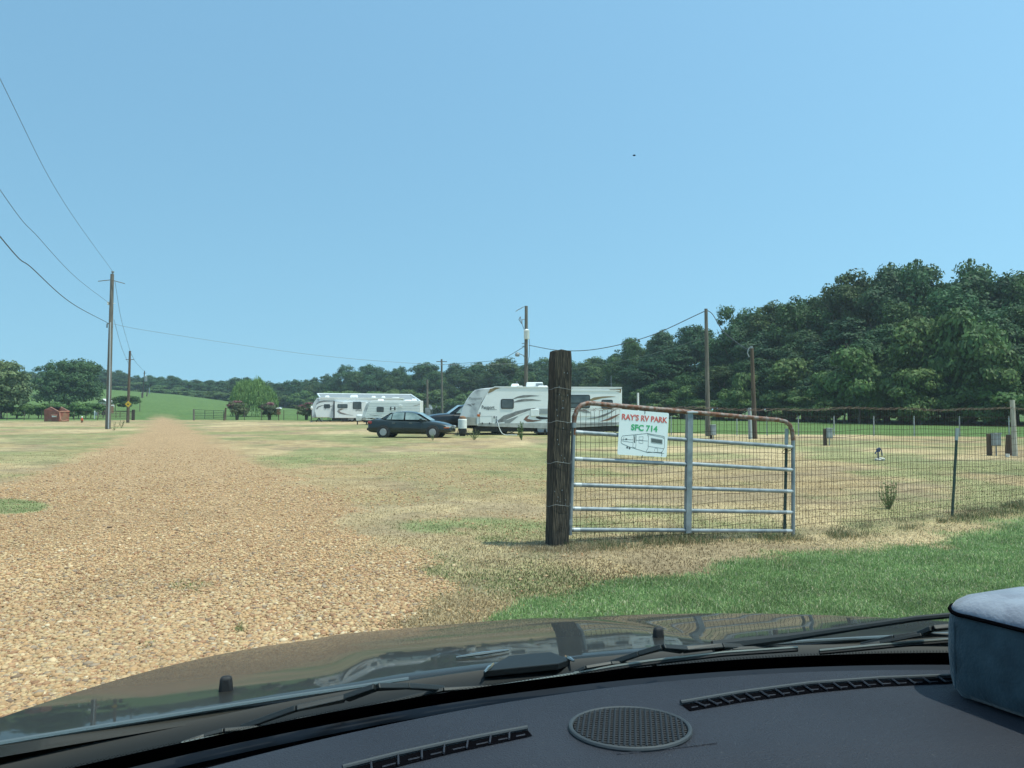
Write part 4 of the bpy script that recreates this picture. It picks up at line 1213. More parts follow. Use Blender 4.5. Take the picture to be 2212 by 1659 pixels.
# satellite dish on its own little mast
p = P(933, 890, 86); root = empty('satellite_dish', (p.x, 86, 0), 0, 'small grey satellite dish on a stub mast above the black truck', 'dish')
MB().tube([(0, 0, -.05), (0, 0, 1.45), (-.1, 0, 1.6)], .03, 6).build('mast', M['galv'], root)
m = MB(); prof = [(.02 + .3 * i / 5, .10 * (i / 5) ** 2) for i in range(6)]; m.lathe(prof + [(.32, .11), (.01, .02)], (0, 0, 0), 18, cap=False)
Rm = Matrix.Rotation(R(65), 3, 'Y') @ Matrix.Rotation(R(15), 3, 'X'); m.v = [tuple(Rm @ Vector((a, b * 1.25, c)) + Vector((-.22, -.05, 1.7))) for a, b, c in m.v]; m.build('reflector', M['galv_flat'], root, smooth=True)
m = MB(); m.tube([(-.1, 0, 1.55), (.32, -.05, 1.5), (.5, -.05, 1.78)], .022, 6); m.box((.52, -.05, 1.8), (.13, .12, .2)); m.build('feed_arm', M['galv_flat'], root)

rC, dC = upole(1136, 925, 1136.8, 661, 60, .16, M['pole'], 'utility pole with a can transformer and a lamp behind the near white trailer')
V_ = lambda px, py, dy=0: P(px, py, 60) - rC.location + Vector((0, dy, 0))
m = MB(); q = V_(1137.5, 723, -.32); m.lathe([(.04, -.39), (.2, -.37), (.215, -.3), (.215, .27), (.225, .3), (.12, .37), (.03, .42)], q, 16); m.build('transformer', M['pvc'], rC, smooth=True)
m = MB(); m.tube([V_(1129, 664, -.1), V_(1124, 667.5, -.1), V_(1120, 669, -.1), V_(1114, 673, -.1)], .03, 6); m.tube([V_(1129, 664), V_(1137, 661)], .02, 5); m.build('cutout_arm', M['gr_dark'], rC)
m = MB(); m.tube([V_(1136, 690), V_(1127, 690)], .02, 5); m.tube([V_(1124, 684), V_(1121, 690), V_(1127, 700), V_(1124, 684)], .035, 6); m.tube([V_(1128, 690), V_(1128, 700), V_(1132, 712)], .02, 5); m.build('fuse_cutout', M['gr_dark'], rC)
m = MB(); m.tube([V_(1136, 776, -.05), V_(1130, 768, -.3), V_(1121, 764.5, -.5)], .03, 6); m.build('lamp_arm', M['galv_flat'], rC)
m = MB(); q = V_(1117.5, 766, -.5); m.lathe([(.03, .16), (.14, .1), (.17, 0), (.19, -.02), (.15, -.17), (.03, -.19)], q, 14); m.build('lamp_head', M['galv_flat'], rC, smooth=True)
m = MB(); m.tube([V_(1142, 722, -.3), V_(1144, 745, -.2), V_(1143, 770, -.2), V_(1139, 790, -.15)], .016, 5); m.build('drop_cable', M['line'], rC)
m = MB(); m.box(V_(1131, 742), (.3, .05, .05)); m.box(V_(1131, 748), (.25, .05, .05)); m.build('bracket', M['galv_flat'], rC)
rD, dD = upole(1530, 946, 1525, 667, 43, .125, M['pole'], 'tall bare wooden pole between the near trailer and the wood')
rE, dE = upole(1631, 948, 1624, 751, 39, .115, M['pole_dark'], 'short brown utility pole with a weatherhead in front of the wood')
m = MB(); q = P(1623, 750, 38.9) - rE.location; m.box(q, (.12, .12, .12)); m.tube([q + Vector((-.05, 0, 0)), q + Vector((-.15, 0, -.1)), q + Vector((-.2, 0, -.3)), q + Vector((-.12, 0, -.5))], .03, 6); m.build('weatherhead', M['galv_flat'], rE)

def cable(name, pts, r, mt, label, n=26):
    """smooth curve through points (Catmull-Rom)"""
    P_ = [Vector(p) for p in pts]
    P_ = [P_[0] * 2 - P_[1]] + P_ + [P_[-1] * 2 - P_[-2]]
    out = []
    for i in range(1, len(P_) - 2):
        for k in range(n):
            t = k / n; a, b, c, d = P_[i - 1], P_[i], P_[i + 1], P_[i + 2]
            out.append(.5 * ((2 * b) + (c - a) * t + (2 * a - 5 * b + 4 * c - d) * t * t + (3 * b - a - 3 * c + d) * t ** 3))
    out.append(P_[-2])
    o0 = out[0].copy()
    o = MB().tube([p - o0 for p in out], r, 5).build(name, mt, None, smooth=True)
    o.location = o0
    return tag(o, label, 'cable')
# spans from the tall pole towards the road behind the camera
def back_span(px, py, mids, end, r, lab):
    pts = [P(px, py, 58)] + [P(a, b, Y) for a, b, Y in mids] + [Vector(end)]
    cable('power_line', pts, r, M['line'], lab)
back_span(243, 586, [(135, 432, 36.5), (0, 170, 23.8)], (-6.4, 2, 12.5), .009, 'highest of the three cables leaving the tall pole toward the upper left')
back_span(236, 655, [(165, 600, 41), (85, 515, 31), (0, 410, 23.8)], (-6.4, 2, 9.6), .010, 'middle one of the three cables leaving the tall pole toward the left')
back_span(232, 697, [(155, 655, 40), (70, 580, 30), (0, 511, 23.8)], (-6.4, 2, 8.3), .019, 'lowest and thickest of the three cables leaving the tall pole toward the left')
cable('power_line', [P(241, 699, 58), P(330, 716, 58.2), P(640, 762, 59), P(850, 782, 59.5), P(1000, 788, 59.8), P(1132, 785, 60)], .012, M['line_bright'], 'long bright cable crossing from the tall left pole to the transformer pole')
cable('power_line', [P(248, 606, 58), P(262, 690, 68), P(281, 758, 86)], .013, M['line'], 'thin cable between the tops of the first two poles left of the drive')
cable('power_line', [P(246, 690, 58), P(262, 748, 70), P(277, 785, 86)], .013, M['line'], 'thin lower cable between the first two poles left of the drive')
cable('power_line', [P(281, 760, 86), P(294, 783, 130), P(312, 803, 205)], .02, M['line'], 'thin cable from the brown pole to the distant transformer pole')
cable('power_line', [P(1143, 746, 60), P(1210, 757, 55), P(1290, 754, 51), P(1400, 727, 46.5), P(1521, 673, 43)], .025, M['line'], 'sagging cable from the transformer pole to the top of the tall bare pole')
cable('power_line', [P(1132, 749, 60), P(1100, 768, 80), P(1078, 778, 95), P(956, 788, 108)], .025, M['line'], 'cable from the transformer pole down to the crossarm pole behind the truck')
cable('power_line', [P(1139, 796, 60), P(1240, 796, 56), P(1380, 772, 49), P(1527, 728, 43)], .014, M['line_green'] if 'line_green' in M else M['line'], 'faint lower cable crossing in front of the wood to the tall bare pole')
cable('power_line', [P(1529, 671, 43), P(1540, 680, 42.4), P(1562, 715, 41.5), P(1600, 746, 40), P(1621, 757, 39)], .022, M['line'], 'cable dropping from the tall bare pole to the short utility pole')
cable('power_line', [P(927, 845, 88), P(990, 830, 80), P(1060, 818, 70), P(1134, 800, 60)], .014, M['line'], 'faint cable from the meter pole to the transformer pole')

# ---------------------------------------------------------------- power pedestals, hydrant, bucket
def pedestal(px, pyt, pyb, pyg, w_px, Y, label, lx):
    b = ground_pt(px, pyg, Y); root = empty('power_pedestal', (b.x, Y, b.z), 0, label, 'power box', 'grey power pedestals in the lot')
    k = Y / F; w = w_px * k; zt = P(px, pyt, Y).z - b.z; zb = P(px, pyb, Y).z - b.z
    m = MB(); m.box((lx * w * .5, .09, zt / 2 - .03), (.12, .12, zt + .06)); m.build('support_post', M['pole_dark'], root, bevel=.008)
    m = MB(); h = zt - zb; m.box((0, -.06, (zt + zb) / 2), (w * .86, .17, h)); m.build('box', M['box_grey'], root, bevel=.02)
    m = MB(); m.box((0, -.075, zt + .012), (w * .9, .22, .035)); m.build('lid', M['box_grey'], root, bevel=.01)
    m = MB(); m.box((0, -.152, (zt + zb) / 2 - h * .08), (w * .62, .012, h * .62)); m.build('door', M['box_grey'], root, bevel=.01)
    m = MB(); m.tube([(0, -.05, zb), (0, -.05, 0)], .022, 8); m.build('conduit', M['galv'], root)
pedestal(1540.5, 918.5, 940, 948, 12, 39, 'grey power pedestal at the foot of the tall bare pole', -.6)
pedestal(1790.5, 926, 947, 961, 13, 32, 'grey power pedestal beyond the right end of the gate', -1)
pedestal(2150, 937, 963, 984, 18, 25, 'grey power pedestal on a dark post near the leaning pale post', -1)
def bucket():
    b = ground_pt(2176.5, 987); root = empty('bucket', tuple(b), 0, 'small white bucket at the foot of the dark post stub', 'bucket')
    k = b.y / F
    m = MB(); m.lathe([(3.4 * k, 0), (4.2 * k, 7 * k), (4.5 * k, 7 * k), (3.9 * k, 6.4 * k), (3.2 * k, .6 * k)], (0, 0, 0), 14); m.build('body', M['pvc'], root, smooth=True)
    MB().tube([(-4.2 * k, 0, 6 * k), (-3 * k, -2.5 * k, 3.4 * k), (3 * k, -2.5 * k, 3.4 * k), (4.2 * k, 0, 6 * k)], .003, 5).build('handle', M['galv'], root)
bucket()
def hydrant():
    b = ground_pt(1897, 994, 22.6); root = empty('water_hydrant', tuple(b), 0, 'dark blue yard water hydrant with a heap of white rocks at its foot', 'hydrant')
    m = MB(); m.tube([(0, 0, 0), (0, 0, .30)], .022, 8); m.box((.01, 0, .30), (.09, .07, .09)); m.tube([(0, 0, .28), (-.07, -.02, .25), (-.1, -.02, .2)], .02, 8); m.build('spout', M['blue'], root, bevel=.004)
    m = MB(); m.tube([(.02, 0, .33), (.05, 0, .37), (.1, 0, .3), (.12, 0, .14)], .016, 6); m.tube([(-.02, 0, .34), (.06, 0, .37)], .02, 6); m.build('handle', M['blue'], root)
    r = random.Random(4)
    for i in range(11):
        m = MB(); s = r.uniform(.035, .065)
        V = ico_v * s * np.array([1.2, 1, .75]) * (1 + rng.uniform(-.2, .2, (12, 1))) + np.array([r.gauss(.0, .09), r.gauss(-.03, .06), s * .4 + max(0, .05 - i * .006)])
        o = m.add([tuple(p) for p in V], [tuple(int(q) for q in f) for f in ico_f]).build('rock', M['rock'], None)
        o.location = tuple(b); tag(o, 'white rock in the small heap around the blue hydrant', 'rock', 'white rocks around the hydrant')
hydrant()
# hydrant marker, birdhouse, garden lamp on the left
p = ground_pt(177, 914, 86); root = empty('bollard', tuple(p), 0, 'small orange and white marker bollard right of the red dumpster', 'marker')
MB().lathe([(.11, 0), (.1, .25)], (0, 0, 0), 10).build('base', M['brown'], root, smooth=True); MB().lathe([(.16, .25), (.16, .4), (.09, .42), (.09, .55)], (0, 0, 0), 10).build('collar', M['orange'], root, smooth=True); MB().lathe([(.08, .55), (.08, .62), (.05, .7), (.02, .72)], (0, 0, 0), 10).build('cap', M['pvc'], root, smooth=True)
p = ground_pt(602, 908, 104); root = empty('birdhouse', (p.x, 104, p.z), 0, 'brown birdhouse with a white roof on a post right of the willow', 'birdhouse')
MB().tube([(0, 0, -.05), (0, 0, 1.35)], .06, 6).build('post', M['pole_dark'], root); MB().box((0, 0, 1.0), (.42, .35, .4)).box((0, 0, 1.42), (.36, .35, .3)).build('box', M['brown'], root)
m = MB(); m.prism([(-.38, 1.58), (.38, 1.58), (.1, 1.75), (-.1, 1.75)], -.3, .3); m.build('roof', M['pvc'], root)
p = ground_pt(673, 912, 90); root = empty('garden_lamp', (p.x, 90, p.z), 0, 'black garden lamp post with a white globe left of the far white trailer', 'lamp')
MB().tube([(0, 0, 0), (0, 0, 1.45)], .03, 6).lathe([(.2, 0), (.05, .12)], (0, 0, 0), 8).build('post', M['black'], root); MB().lathe([(.05, 1.42), (.14, 1.55), (.13, 1.75), (.03, 1.9)], (0, 0, 0), 10).build('globe', M['pvc'], root, smooth=True)
p = ground_pt(206.5, 897, 118); root = empty('water_spigot', (p.x, 118, p.z), 0, 'white meter box on a white pipe behind the vines left of the tall pole', 'meter')
MB().tube([(-.15, 0, -.05), (-.15, 0, 1.25)], .09, 8).build('pipe', M['pvc'], root); MB().box((.18, 0, .75), (.5, .2, .5)).build('box', M['galv_flat'], root, bevel=.02)
p = P(226, 893, 160); root = empty('shed', (p.x, 160, gz(p.x, 160)), 0, 'small white gabled shed half hidden behind the tall pole and the broad tree', 'shed')
m = MB(); m.box((-.4, 1.5, .6), (1.7, 2.9, 1.2)); m.build('wall', M['white_rib'], root)
m = MB(); m.prism([(-1.4, 1.15), (-.4, 1.85), (.6, 1.15), (.6, 1.22), (-.4, 1.93), (-1.4, 1.22)], -.2, 3.2); m.build('roof', M['white'], root)
# rusty machinery parked behind the low gate
p = P(234, 893, 135); root = empty('feed_cart', (p.x, 135, gz(p.x, 135)), 0, 'rusty brown farm cart standing behind the low gate', 'cart')
m = MB(); m.box((0, 0, 1.0), (1.3, 1.2, 1.3)); m.build('hopper', M['brown'], root, bevel=.05); MB().box((0, 0, 1.85), (1.5, 1.4, .12)).build('lid', M['brown'], root, bevel=.03)
for s in (-1, 1): MB().lathe([(.35, -.08), (.35, .08)], (s * .5, -.7, .35), 12, axis='y').build('wheel', M['tyre'], root)
# ---------------------------------------------------------------- trailers
def wheel(parent, c, r, w=.2, rim=True, name='wheel', side=-1):
    m = MB(); m.lathe([(r * .55, -w / 2), (r * .93, -w / 2), (r, -w * .38), (r, w * .38), (r * .93, w / 2), (r * .55, w / 2)], c, 24, axis='y')
    o = m.build('wheel', M['tyre'], parent, smooth=True)
    if rim:
        m = MB(); y = side * (w / 2 - .015)
        m.lathe([(r * .60, y - .03), (r * .64, y + side * .01), (r * .52, y - side * .03), (r * .05, y - side * .02)], c, 20, axis='y')
        rr = m.build('rim', M['rim'], o, smooth=True)
        m = MB()
        for k in range(7):
            a = k * 2 * math.pi / 7
            p = Vector(c) + Vector((math.cos(a) * r * .36, y - side * .006, math.sin(a) * r * .36))
            q = Matrix.Rotation(-a - .5, 3, 'Y'); m.box(p, (r * .30, .04, r * .17), q)
        m.build('slot', M['gr_black'], rr)
    return o

def rwin(parent, poly_c, w, h, y, rr=.07, split=None, name='window'):
    """framed window on the side face, centre (x,z)"""
    cx, cz = poly_c
    def rrect(w, h, r):
        o = []
        for sx, sz, a0 in ((1, 1, 0), (-1, 1, 90), (-1, -1, 180), (1, -1, 270)):
            for q in range(4): o.append((cx + sx * (w / 2 - r) + r * math.cos(R(a0 + q * 30)), cz + sz * (h / 2 - r) + r * math.sin(R(a0 + q * 30))))
        return o
    f = MB().prism(rrect(w, h, rr), y, y - .025).build(name, M['win_frame'], parent)
    t = .045
    if split:
        x0 = cx - w / 2 + t; x1 = cx + w / 2 - t; xm = cx - w / 2 + w * split
        m = MB(); m.box(((x0 + xm) / 2 - .01, y - .029, cz), (xm - x0 - .03, .008, h - 2 * t)); m.box(((x1 + xm) / 2 + .01, y - .029, cz), (x1 - xm - .03, .008, h - 2 * t)); m.build('pane', M['win'], f)
    else:
        MB().prism(rrect(w - 2 * t, h - 2 * t, rr * .7), y - .0252, y - .032).build('pane', M['win'], f)
    return f

def near_trailer():
    Y = 44.5
    k = Y / F
    base = ground_pt(1180, 941, Y)
    root = empty('travel_trailer', (base.x, Y, base.z), 0, 'long white travel trailer with dark swooshes, parked behind the gate post', 'camper trailer')
    O = root.location.copy()
    def z4(x, y):      # crop pixels -> local (x, z)
        p = P((1750 + x / 2.949) / 1.8228, (1450 + y / 2.949) / 1.8228, Y) - O
        return (p.x, p.z)
    W = 2.45
    body = [z4(374, 640), z4(374, 572), z4(390, 500), z4(427, 415), z4(492, 296), z4(570, 217), z4(1200, 222), z4(2050, 226), z4(2062, 240), z4(2060, 660), z4(1200, 697), z4(374, 668)]
    MB().prism(body, 0, W).build('body', M['white'], root, bevel=.04, seg=3)
    cap = [z4(376, 641), z4(393, 560), z4(428, 450), z4(498, 293), z4(588, 213), z4(560, 214), z4(410, 236), z4(350, 252), z4(310, 290), z4(250, 380), z4(205, 470), z4(183, 540), z4(186, 572), z4(235, 578), z4(376, 578)]
    c = MB().prism([z4(376, 664), z4(376, 570), z4(393, 500), z4(430, 400), z4(498, 293), z4(575, 222), z4(410, 238), z4(350, 254), z4(305, 296), z4(247, 380), z4(205, 470), z4(181, 550), z4(183, 590), z4(236, 664)], .012, W - .012).build('front_cap', M['cap_grey'], root, bevel=.05, seg=3)
    # cap lower band
    MB().prism([z4(370, 663), z4(370, 572), z4(178, 560), z4(181, 588), z4(236, 663)], .002, .0118).build('cap_band', M['tan_trim'], root, bevel=.004)
    MB().prism([z4(386, 642), z4(2061, 625), z4(2061, 662), z4(1200, 700), z4(386, 670)], -.012, -.001).build('skirt', M['dirty_band'], root)
    MB().prism([z4(575, 211), z4(1200, 213), z4(2058, 218), z4(2062, 228), z4(1200, 226), z4(580, 222)], -.03, W + .03).build('roof_edge', M['white_rib'], root)
    # slide-out room at the rear
    MB().prism([z4(1350, 250), z4(2030, 262), z4(2030, 560), z4(1350, 560)], -.03, -.001).build('slide_out', M['white'], root, bevel=.01)
    MB().prism([z4(1330, 246), z4(2036, 256), z4(2036, 268), z4(1330, 262)], -.05, -.031).build('slide_trim', M['white_rib'], root)
    rwin(root, ((z4(655, 0)[0] + z4(805, 0)[0]) / 2, (z4(0, 357)[1] + z4(0, 471)[1]) / 2), z4(805, 0)[0] - z4(655, 0)[0], z4(0, 357)[1] - z4(0, 471)[1], -.002, .09)
    f = rwin(root, ((z4(1420, 0)[0] + z4(1688, 0)[0]) / 2, (z4(0, 308)[1] + z4(0, 464)[1]) / 2), z4(1688, 0)[0] - z4(1420, 0)[0], z4(0, 308)[1] - z4(0, 464)[1], -.032, .09)
    a = z4(1425, 398); b = z4(1682, 412); MB().box(((a[0] + b[0]) / 2, -.068, (a[1] + b[1]) / 2), (b[0] - a[0], .01, .05)).build('rail', M['win_frame'], f)
    rwin(root, ((z4(1820, 0)[0] + z4(1952, 0)[0]) / 2, (z4(0, 366)[1] + z4(0, 472)[1]) / 2), z4(1952, 0)[0] - z4(1820, 0)[0], z4(0, 366)[1] - z4(0, 472)[1], -.032, .08)
    # swooshes
    def rib(pts, ws, mt, y=-.004, name='stripe'):
        MB().ribbon([z4(*p) for p in pts], [w * .0091 for w in ws], y).build(name, M[mt], root)
    rib([(785, 362), (850, 337), (920, 327), (1010, 320), (1100, 320)], [2, 10, 16, 10, 1], 'gr_dark')
    rib([(808, 393), (860, 380), (930, 370), (1020, 367), (1125, 375)], [6, 14, 16, 10, 1], 'gr_dark')
    rib([(590, 635), (700, 585), (800, 545), (900, 505), (1062, 462)], [3, 40, 34, 20, 2], 'gr_dark')
    rib([(600, 618), (700, 560), (830, 505), (960, 474), (1066, 460)], [2, 5, 6, 4, 1], 'gr_grey', -.008)
    rib([(720, 600), (850, 548), (990, 490)], [2, 9, 2], 'white', -.0085)
    rib([(700, 634), (760, 610), (850, 560)], [50, 24, 4], 'gr_grey', -.0082)
    rib([(985, 545), (955, 570), (940, 590), (965, 605), (1030, 612), (1130, 604)], [2, 14, 26, 20, 12, 1], 'gr_brown')
    rib([(1108, 520), (1085, 545), (1078, 565), (1110, 580), (1200, 580), (1290, 560)], [2, 12, 22, 18, 10, 1], 'gr_black', -.008)
    rib([(1690, 375), (1740, 355), (1830, 338), (1910, 332), (1990, 330)], [14, 18, 12, 8, 1], 'gr_gold', -.034)
    rib([(1655, 588), (1760, 575), (1850, 548), (1930, 512), (1995, 472)], [2, 8, 14, 10, 1], 'gr_dark', -.034)
    rib([(1810, 618), (1900, 596), (1960, 568), (2040, 528)], [2, 12, 14, 2], 'gr_brown', -.034)
    rib([(1520, 500), (1570, 490), (1640, 500), (1700, 520)], [2, 14, 22, 2], 'gr_grey', -.034)
    rib([(1915, 248), (1980, 256), (2050, 262)], [2, 12, 26], 'gr_gold', -.034)
    rib([(505, 292), (540, 258), (600, 232), (650, 228)], [3, 22, 14, 1], 'gr_gold', -.008)
    rib([(1540, 655), (1700, 652), (1860, 650), (2005, 640)], [3, 10, 18, 3], 'gr_dark', -.014)
    a = z4(506, 455); text_mesh('Passport', .3, M['gr_black'], root, (a[0], -.006, a[1]), (R(90), 0, 0), 'lettering', .004, .001, z4(580, 0)[0] - z4(432, 0)[0])
    a = z4(545, 480); MB().box((a[0], -.005, a[1]), (.62, .004, .03)).build('stripe', M['gr_grey'], root)
    # storage door, vents, lights
    (x0, z0), (x1, z1) = z4(410, 638), z4(553, 556)
    MB().box(((x0 + x1) / 2, -.012, (z0 + z1) / 2), (x1 - x0, .02, z1 - z0)).build('storage_door', M['white'], root, bevel=.02)
    m = MB()
    for a, b, c, e in ((x0, z1, x1, z1), (x0, z0, x1, z0)): m.box(((a + c) / 2, -.018, b), (c - a + .03, .02, .02))
    for x in (x0, x1): m.box((x, -.018, (z0 + z1) / 2), (.02, .02, z1 - z0))
    m.build('door_trim', M['dirty_band'], root)
    for x in (440, 525): a = z4(x, 640); MB().box((a[0], -.03, a[1]), (.06, .03, .1)).build('latch', M['gr_black'], root)
    a = z4(397, 548); MB().box((a[0], -.03, a[1]), (.16, .05, .14)).build('marker_light', M['amber'], root, bevel=.02)
    a = z4(412, 525); MB().box((a[0], -.02, a[1]), (.09, .02, .12)).build('hatch', M['gr_dark'], root)
    a = z4(1050, 517); MB().box((a[0], -.03, a[1]), (.5, .05, .42)).build('vent_cover', M['white_rib'], root, bevel=.03)
    for i in range(5): a = z4(1157, 473 + i * 14); MB().box((a[0], -.02, a[1]), (.62, .03, .028)).build('louvre', M['gr_grey'], root)
    a = z4(600, 570)
    for x, y in ((578, 562), (578, 574), (604, 567), (604, 592), (604, 612)): b = z4(x, y); MB().lathe([(.05, -.001), (.05, -.03)], (b[0], 0, b[1]), 10, axis='y').build('inlet', M['gr_grey'], root)
    # front cap script and badge
    a = z4(355, 350); text_mesh('Passport', .22, M['gr_grey'], root, (a[0], .008, a[1]), (R(90), 0, 0), 'lettering', .003, .001, .78, .2)
    MB().ribbon([z4(265, 418), z4(300, 428), z4(320, 445)], [.02, .1, .01], .010).ribbon([z4(310, 412), z4(340, 422), z4(358, 408)], [.02, .12, .02], .010).build('badge', M['gr_dark'], root)
    # roof gear
    def rbox(x0, y0, x1, y1, yc, dep, mt, name, tp=.85):
        (a, b), (c, e) = z4(x0, y1), z4(x1, y0); m = MB(); m.box(((a + c) / 2, yc, (b + e) / 2), (c - a, dep, e - b), taper=tp); return m.build(name, M[mt], root, bevel=.05, seg=3)
    o = rbox(950, 156, 1155, 215, 1.2, .8, 'white', 'air_conditioner', .93)
    a, b = z4(1065, 170), z4(1148, 200); MB().box(((a[0] + b[0]) / 2, .79, (a[1] + b[1]) / 2), (b[0] - a[0], .02, a[1] - b[1])).build('grille', M['galv_flat'], o)
    rbox(765, 172, 878, 214, 1.3, .6, 'white', 'roof_vent', .7); rbox(835, 196, 925, 220, .9, .5, 'dirty_band', 'roof_vent', .6); rbox(1080, 199, 1210, 222, .6, .5, 'white', 'roof_vent', .8)
    a = z4(1962, 226); MB().tube([(a[0], 1, a[1]), (a[0], 1, a[1] + .75)], .012, 5).build('antenna', M['galv'], root)
    # chassis
    a, b = z4(350, 675), z4(2040, 675); MB().box(((a[0] + b[0]) / 2, W / 2, a[1] - .16), (b[0] - a[0], W - .5, .3)).build('chassis', M['black'], root)
    a = z4(350, 690)
    m = MB(); z0 = z4(0, 690)[1]
    m.tube([(z4(330, 0)[0], .35, z0), (z4(150, 0)[0] - .2, W / 2, z0 + .02)], .06, 6); m.tube([(z4(330, 0)[0], W - .35, z0), (z4(150, 0)[0] - .2, W / 2, z0 + .02)], .06, 6); m.build('tongue', M['black'], root)
    for x in (1120, 1215): wheel(root, (z4(x, 0)[0], .25, .34), .34, .22)
    for x, yy in ((355, .3), (540, .5)):
        zt = z4(0, 690)[1]
        MB().box((z4(x + 15, 0)[0], .5, zt / 2), (.42, .4, zt)).build('block', M['black'], root, bevel=.02) if x == 355 else None
    for x in (1830, 1985, 780, 640):
        cx = z4(x, 0)[0]; m = MB(); zt = z4(0, 680)[1]
        for s in (-1, 1):
            m.tube([(cx - .22 * s, .3, .03), (cx + .22 * s, .3, zt * .5), (cx - .22 * s, .3, zt - .05)], .025, 5)
        m.box((cx, .3, .03), (.5, .25, .05)); m.build('jack', M['black'], root)
    m = MB()
    for i in range(26): x = random.uniform(560, 1900); a = z4(x, random.uniform(690, 740)); m.tube([(a[0], .5, a[1]), (a[0] + random.uniform(-.4, .4), .8, a[1] + random.uniform(-.25, .25))], .03, 5)
    m.build('undercarriage', M['black'], root)
    m = MB(); a, b = z4(1040, 745), z4(1220, 752); m.box(((a[0] + b[0]) / 2, -.05, a[1]), (b[0] - a[0], .5, .06)); m.build('step', M['black'], root)
    # hose: a thing of its own
    pts = [z4(612, 612), z4(622, 640), z4(640, 700), z4(668, 750), z4(710, 785), z4(760, 800), z4(845, 802)]
    o = cable('water_hose', [Vector((p[0] + O.x, Y - .06 - i * .06, max(p[1], .02) + O.z)) for i, p in enumerate(pts)], .022, M['pvc'], 'white water hose hanging from the side of the near white trailer', 8)
    o['category'] = 'hose'
    MB().tube([(0, 0, .02), (.03, -.01, -.15), (.06, -.02, -.3)], .03, 6).build('coupling', M['blue_hose'], o)
near_trailer()

def gas_tank():
    Y = 43.2; b = ground_pt(999, 942, Y); root = empty('propane_tank', tuple(b), 0, 'white covered propane tank with a brown cap at the nose of the near trailer', 'gas tank')
    k = Y / F; 
    def q(y): return P(1000, (1450 + y / 2.949) / 1.8228, Y).z - b.z
    r = 9.6 * k
    rr = []
    n = 8
    for i in range(n + 1):
        z = q(700) + (q(592) - q(700)) * i / n; rr += [(r * .97, z), (r * 1.02, z + (q(592) - q(700)) / n * .5)]
    MB().lathe([(r * .3, q(700))] + rr[:-1] + [(r * .9, q(590)), (r * .3, q(588))], (0, 0, 0), 20).build('cover', M['pvc'], root, smooth=True)
    MB().lathe([(r * .72, q(592)), (r * .8, q(580)), (r * .72, q(565)), (r * .4, q(556)), (.02, q(553))], (0, 0, 0), 16).build('cap', M['brown'], root, smooth=True)
    MB().box((0, 0, q(735) + .02), (.4, .4, q(700) - q(765))).build('stand', M['black'], root, bevel=.02)
    MB().tube([(-.22, 0, q(700)), (-.3, -.1, 0)], .02, 5).tube([(.2, 0, q(700)), (.3, -.1, 0)], .02, 5).box((0, .1, .1), (.3, .3, .3)).build('leg', M['black'], root)
gas_tank()

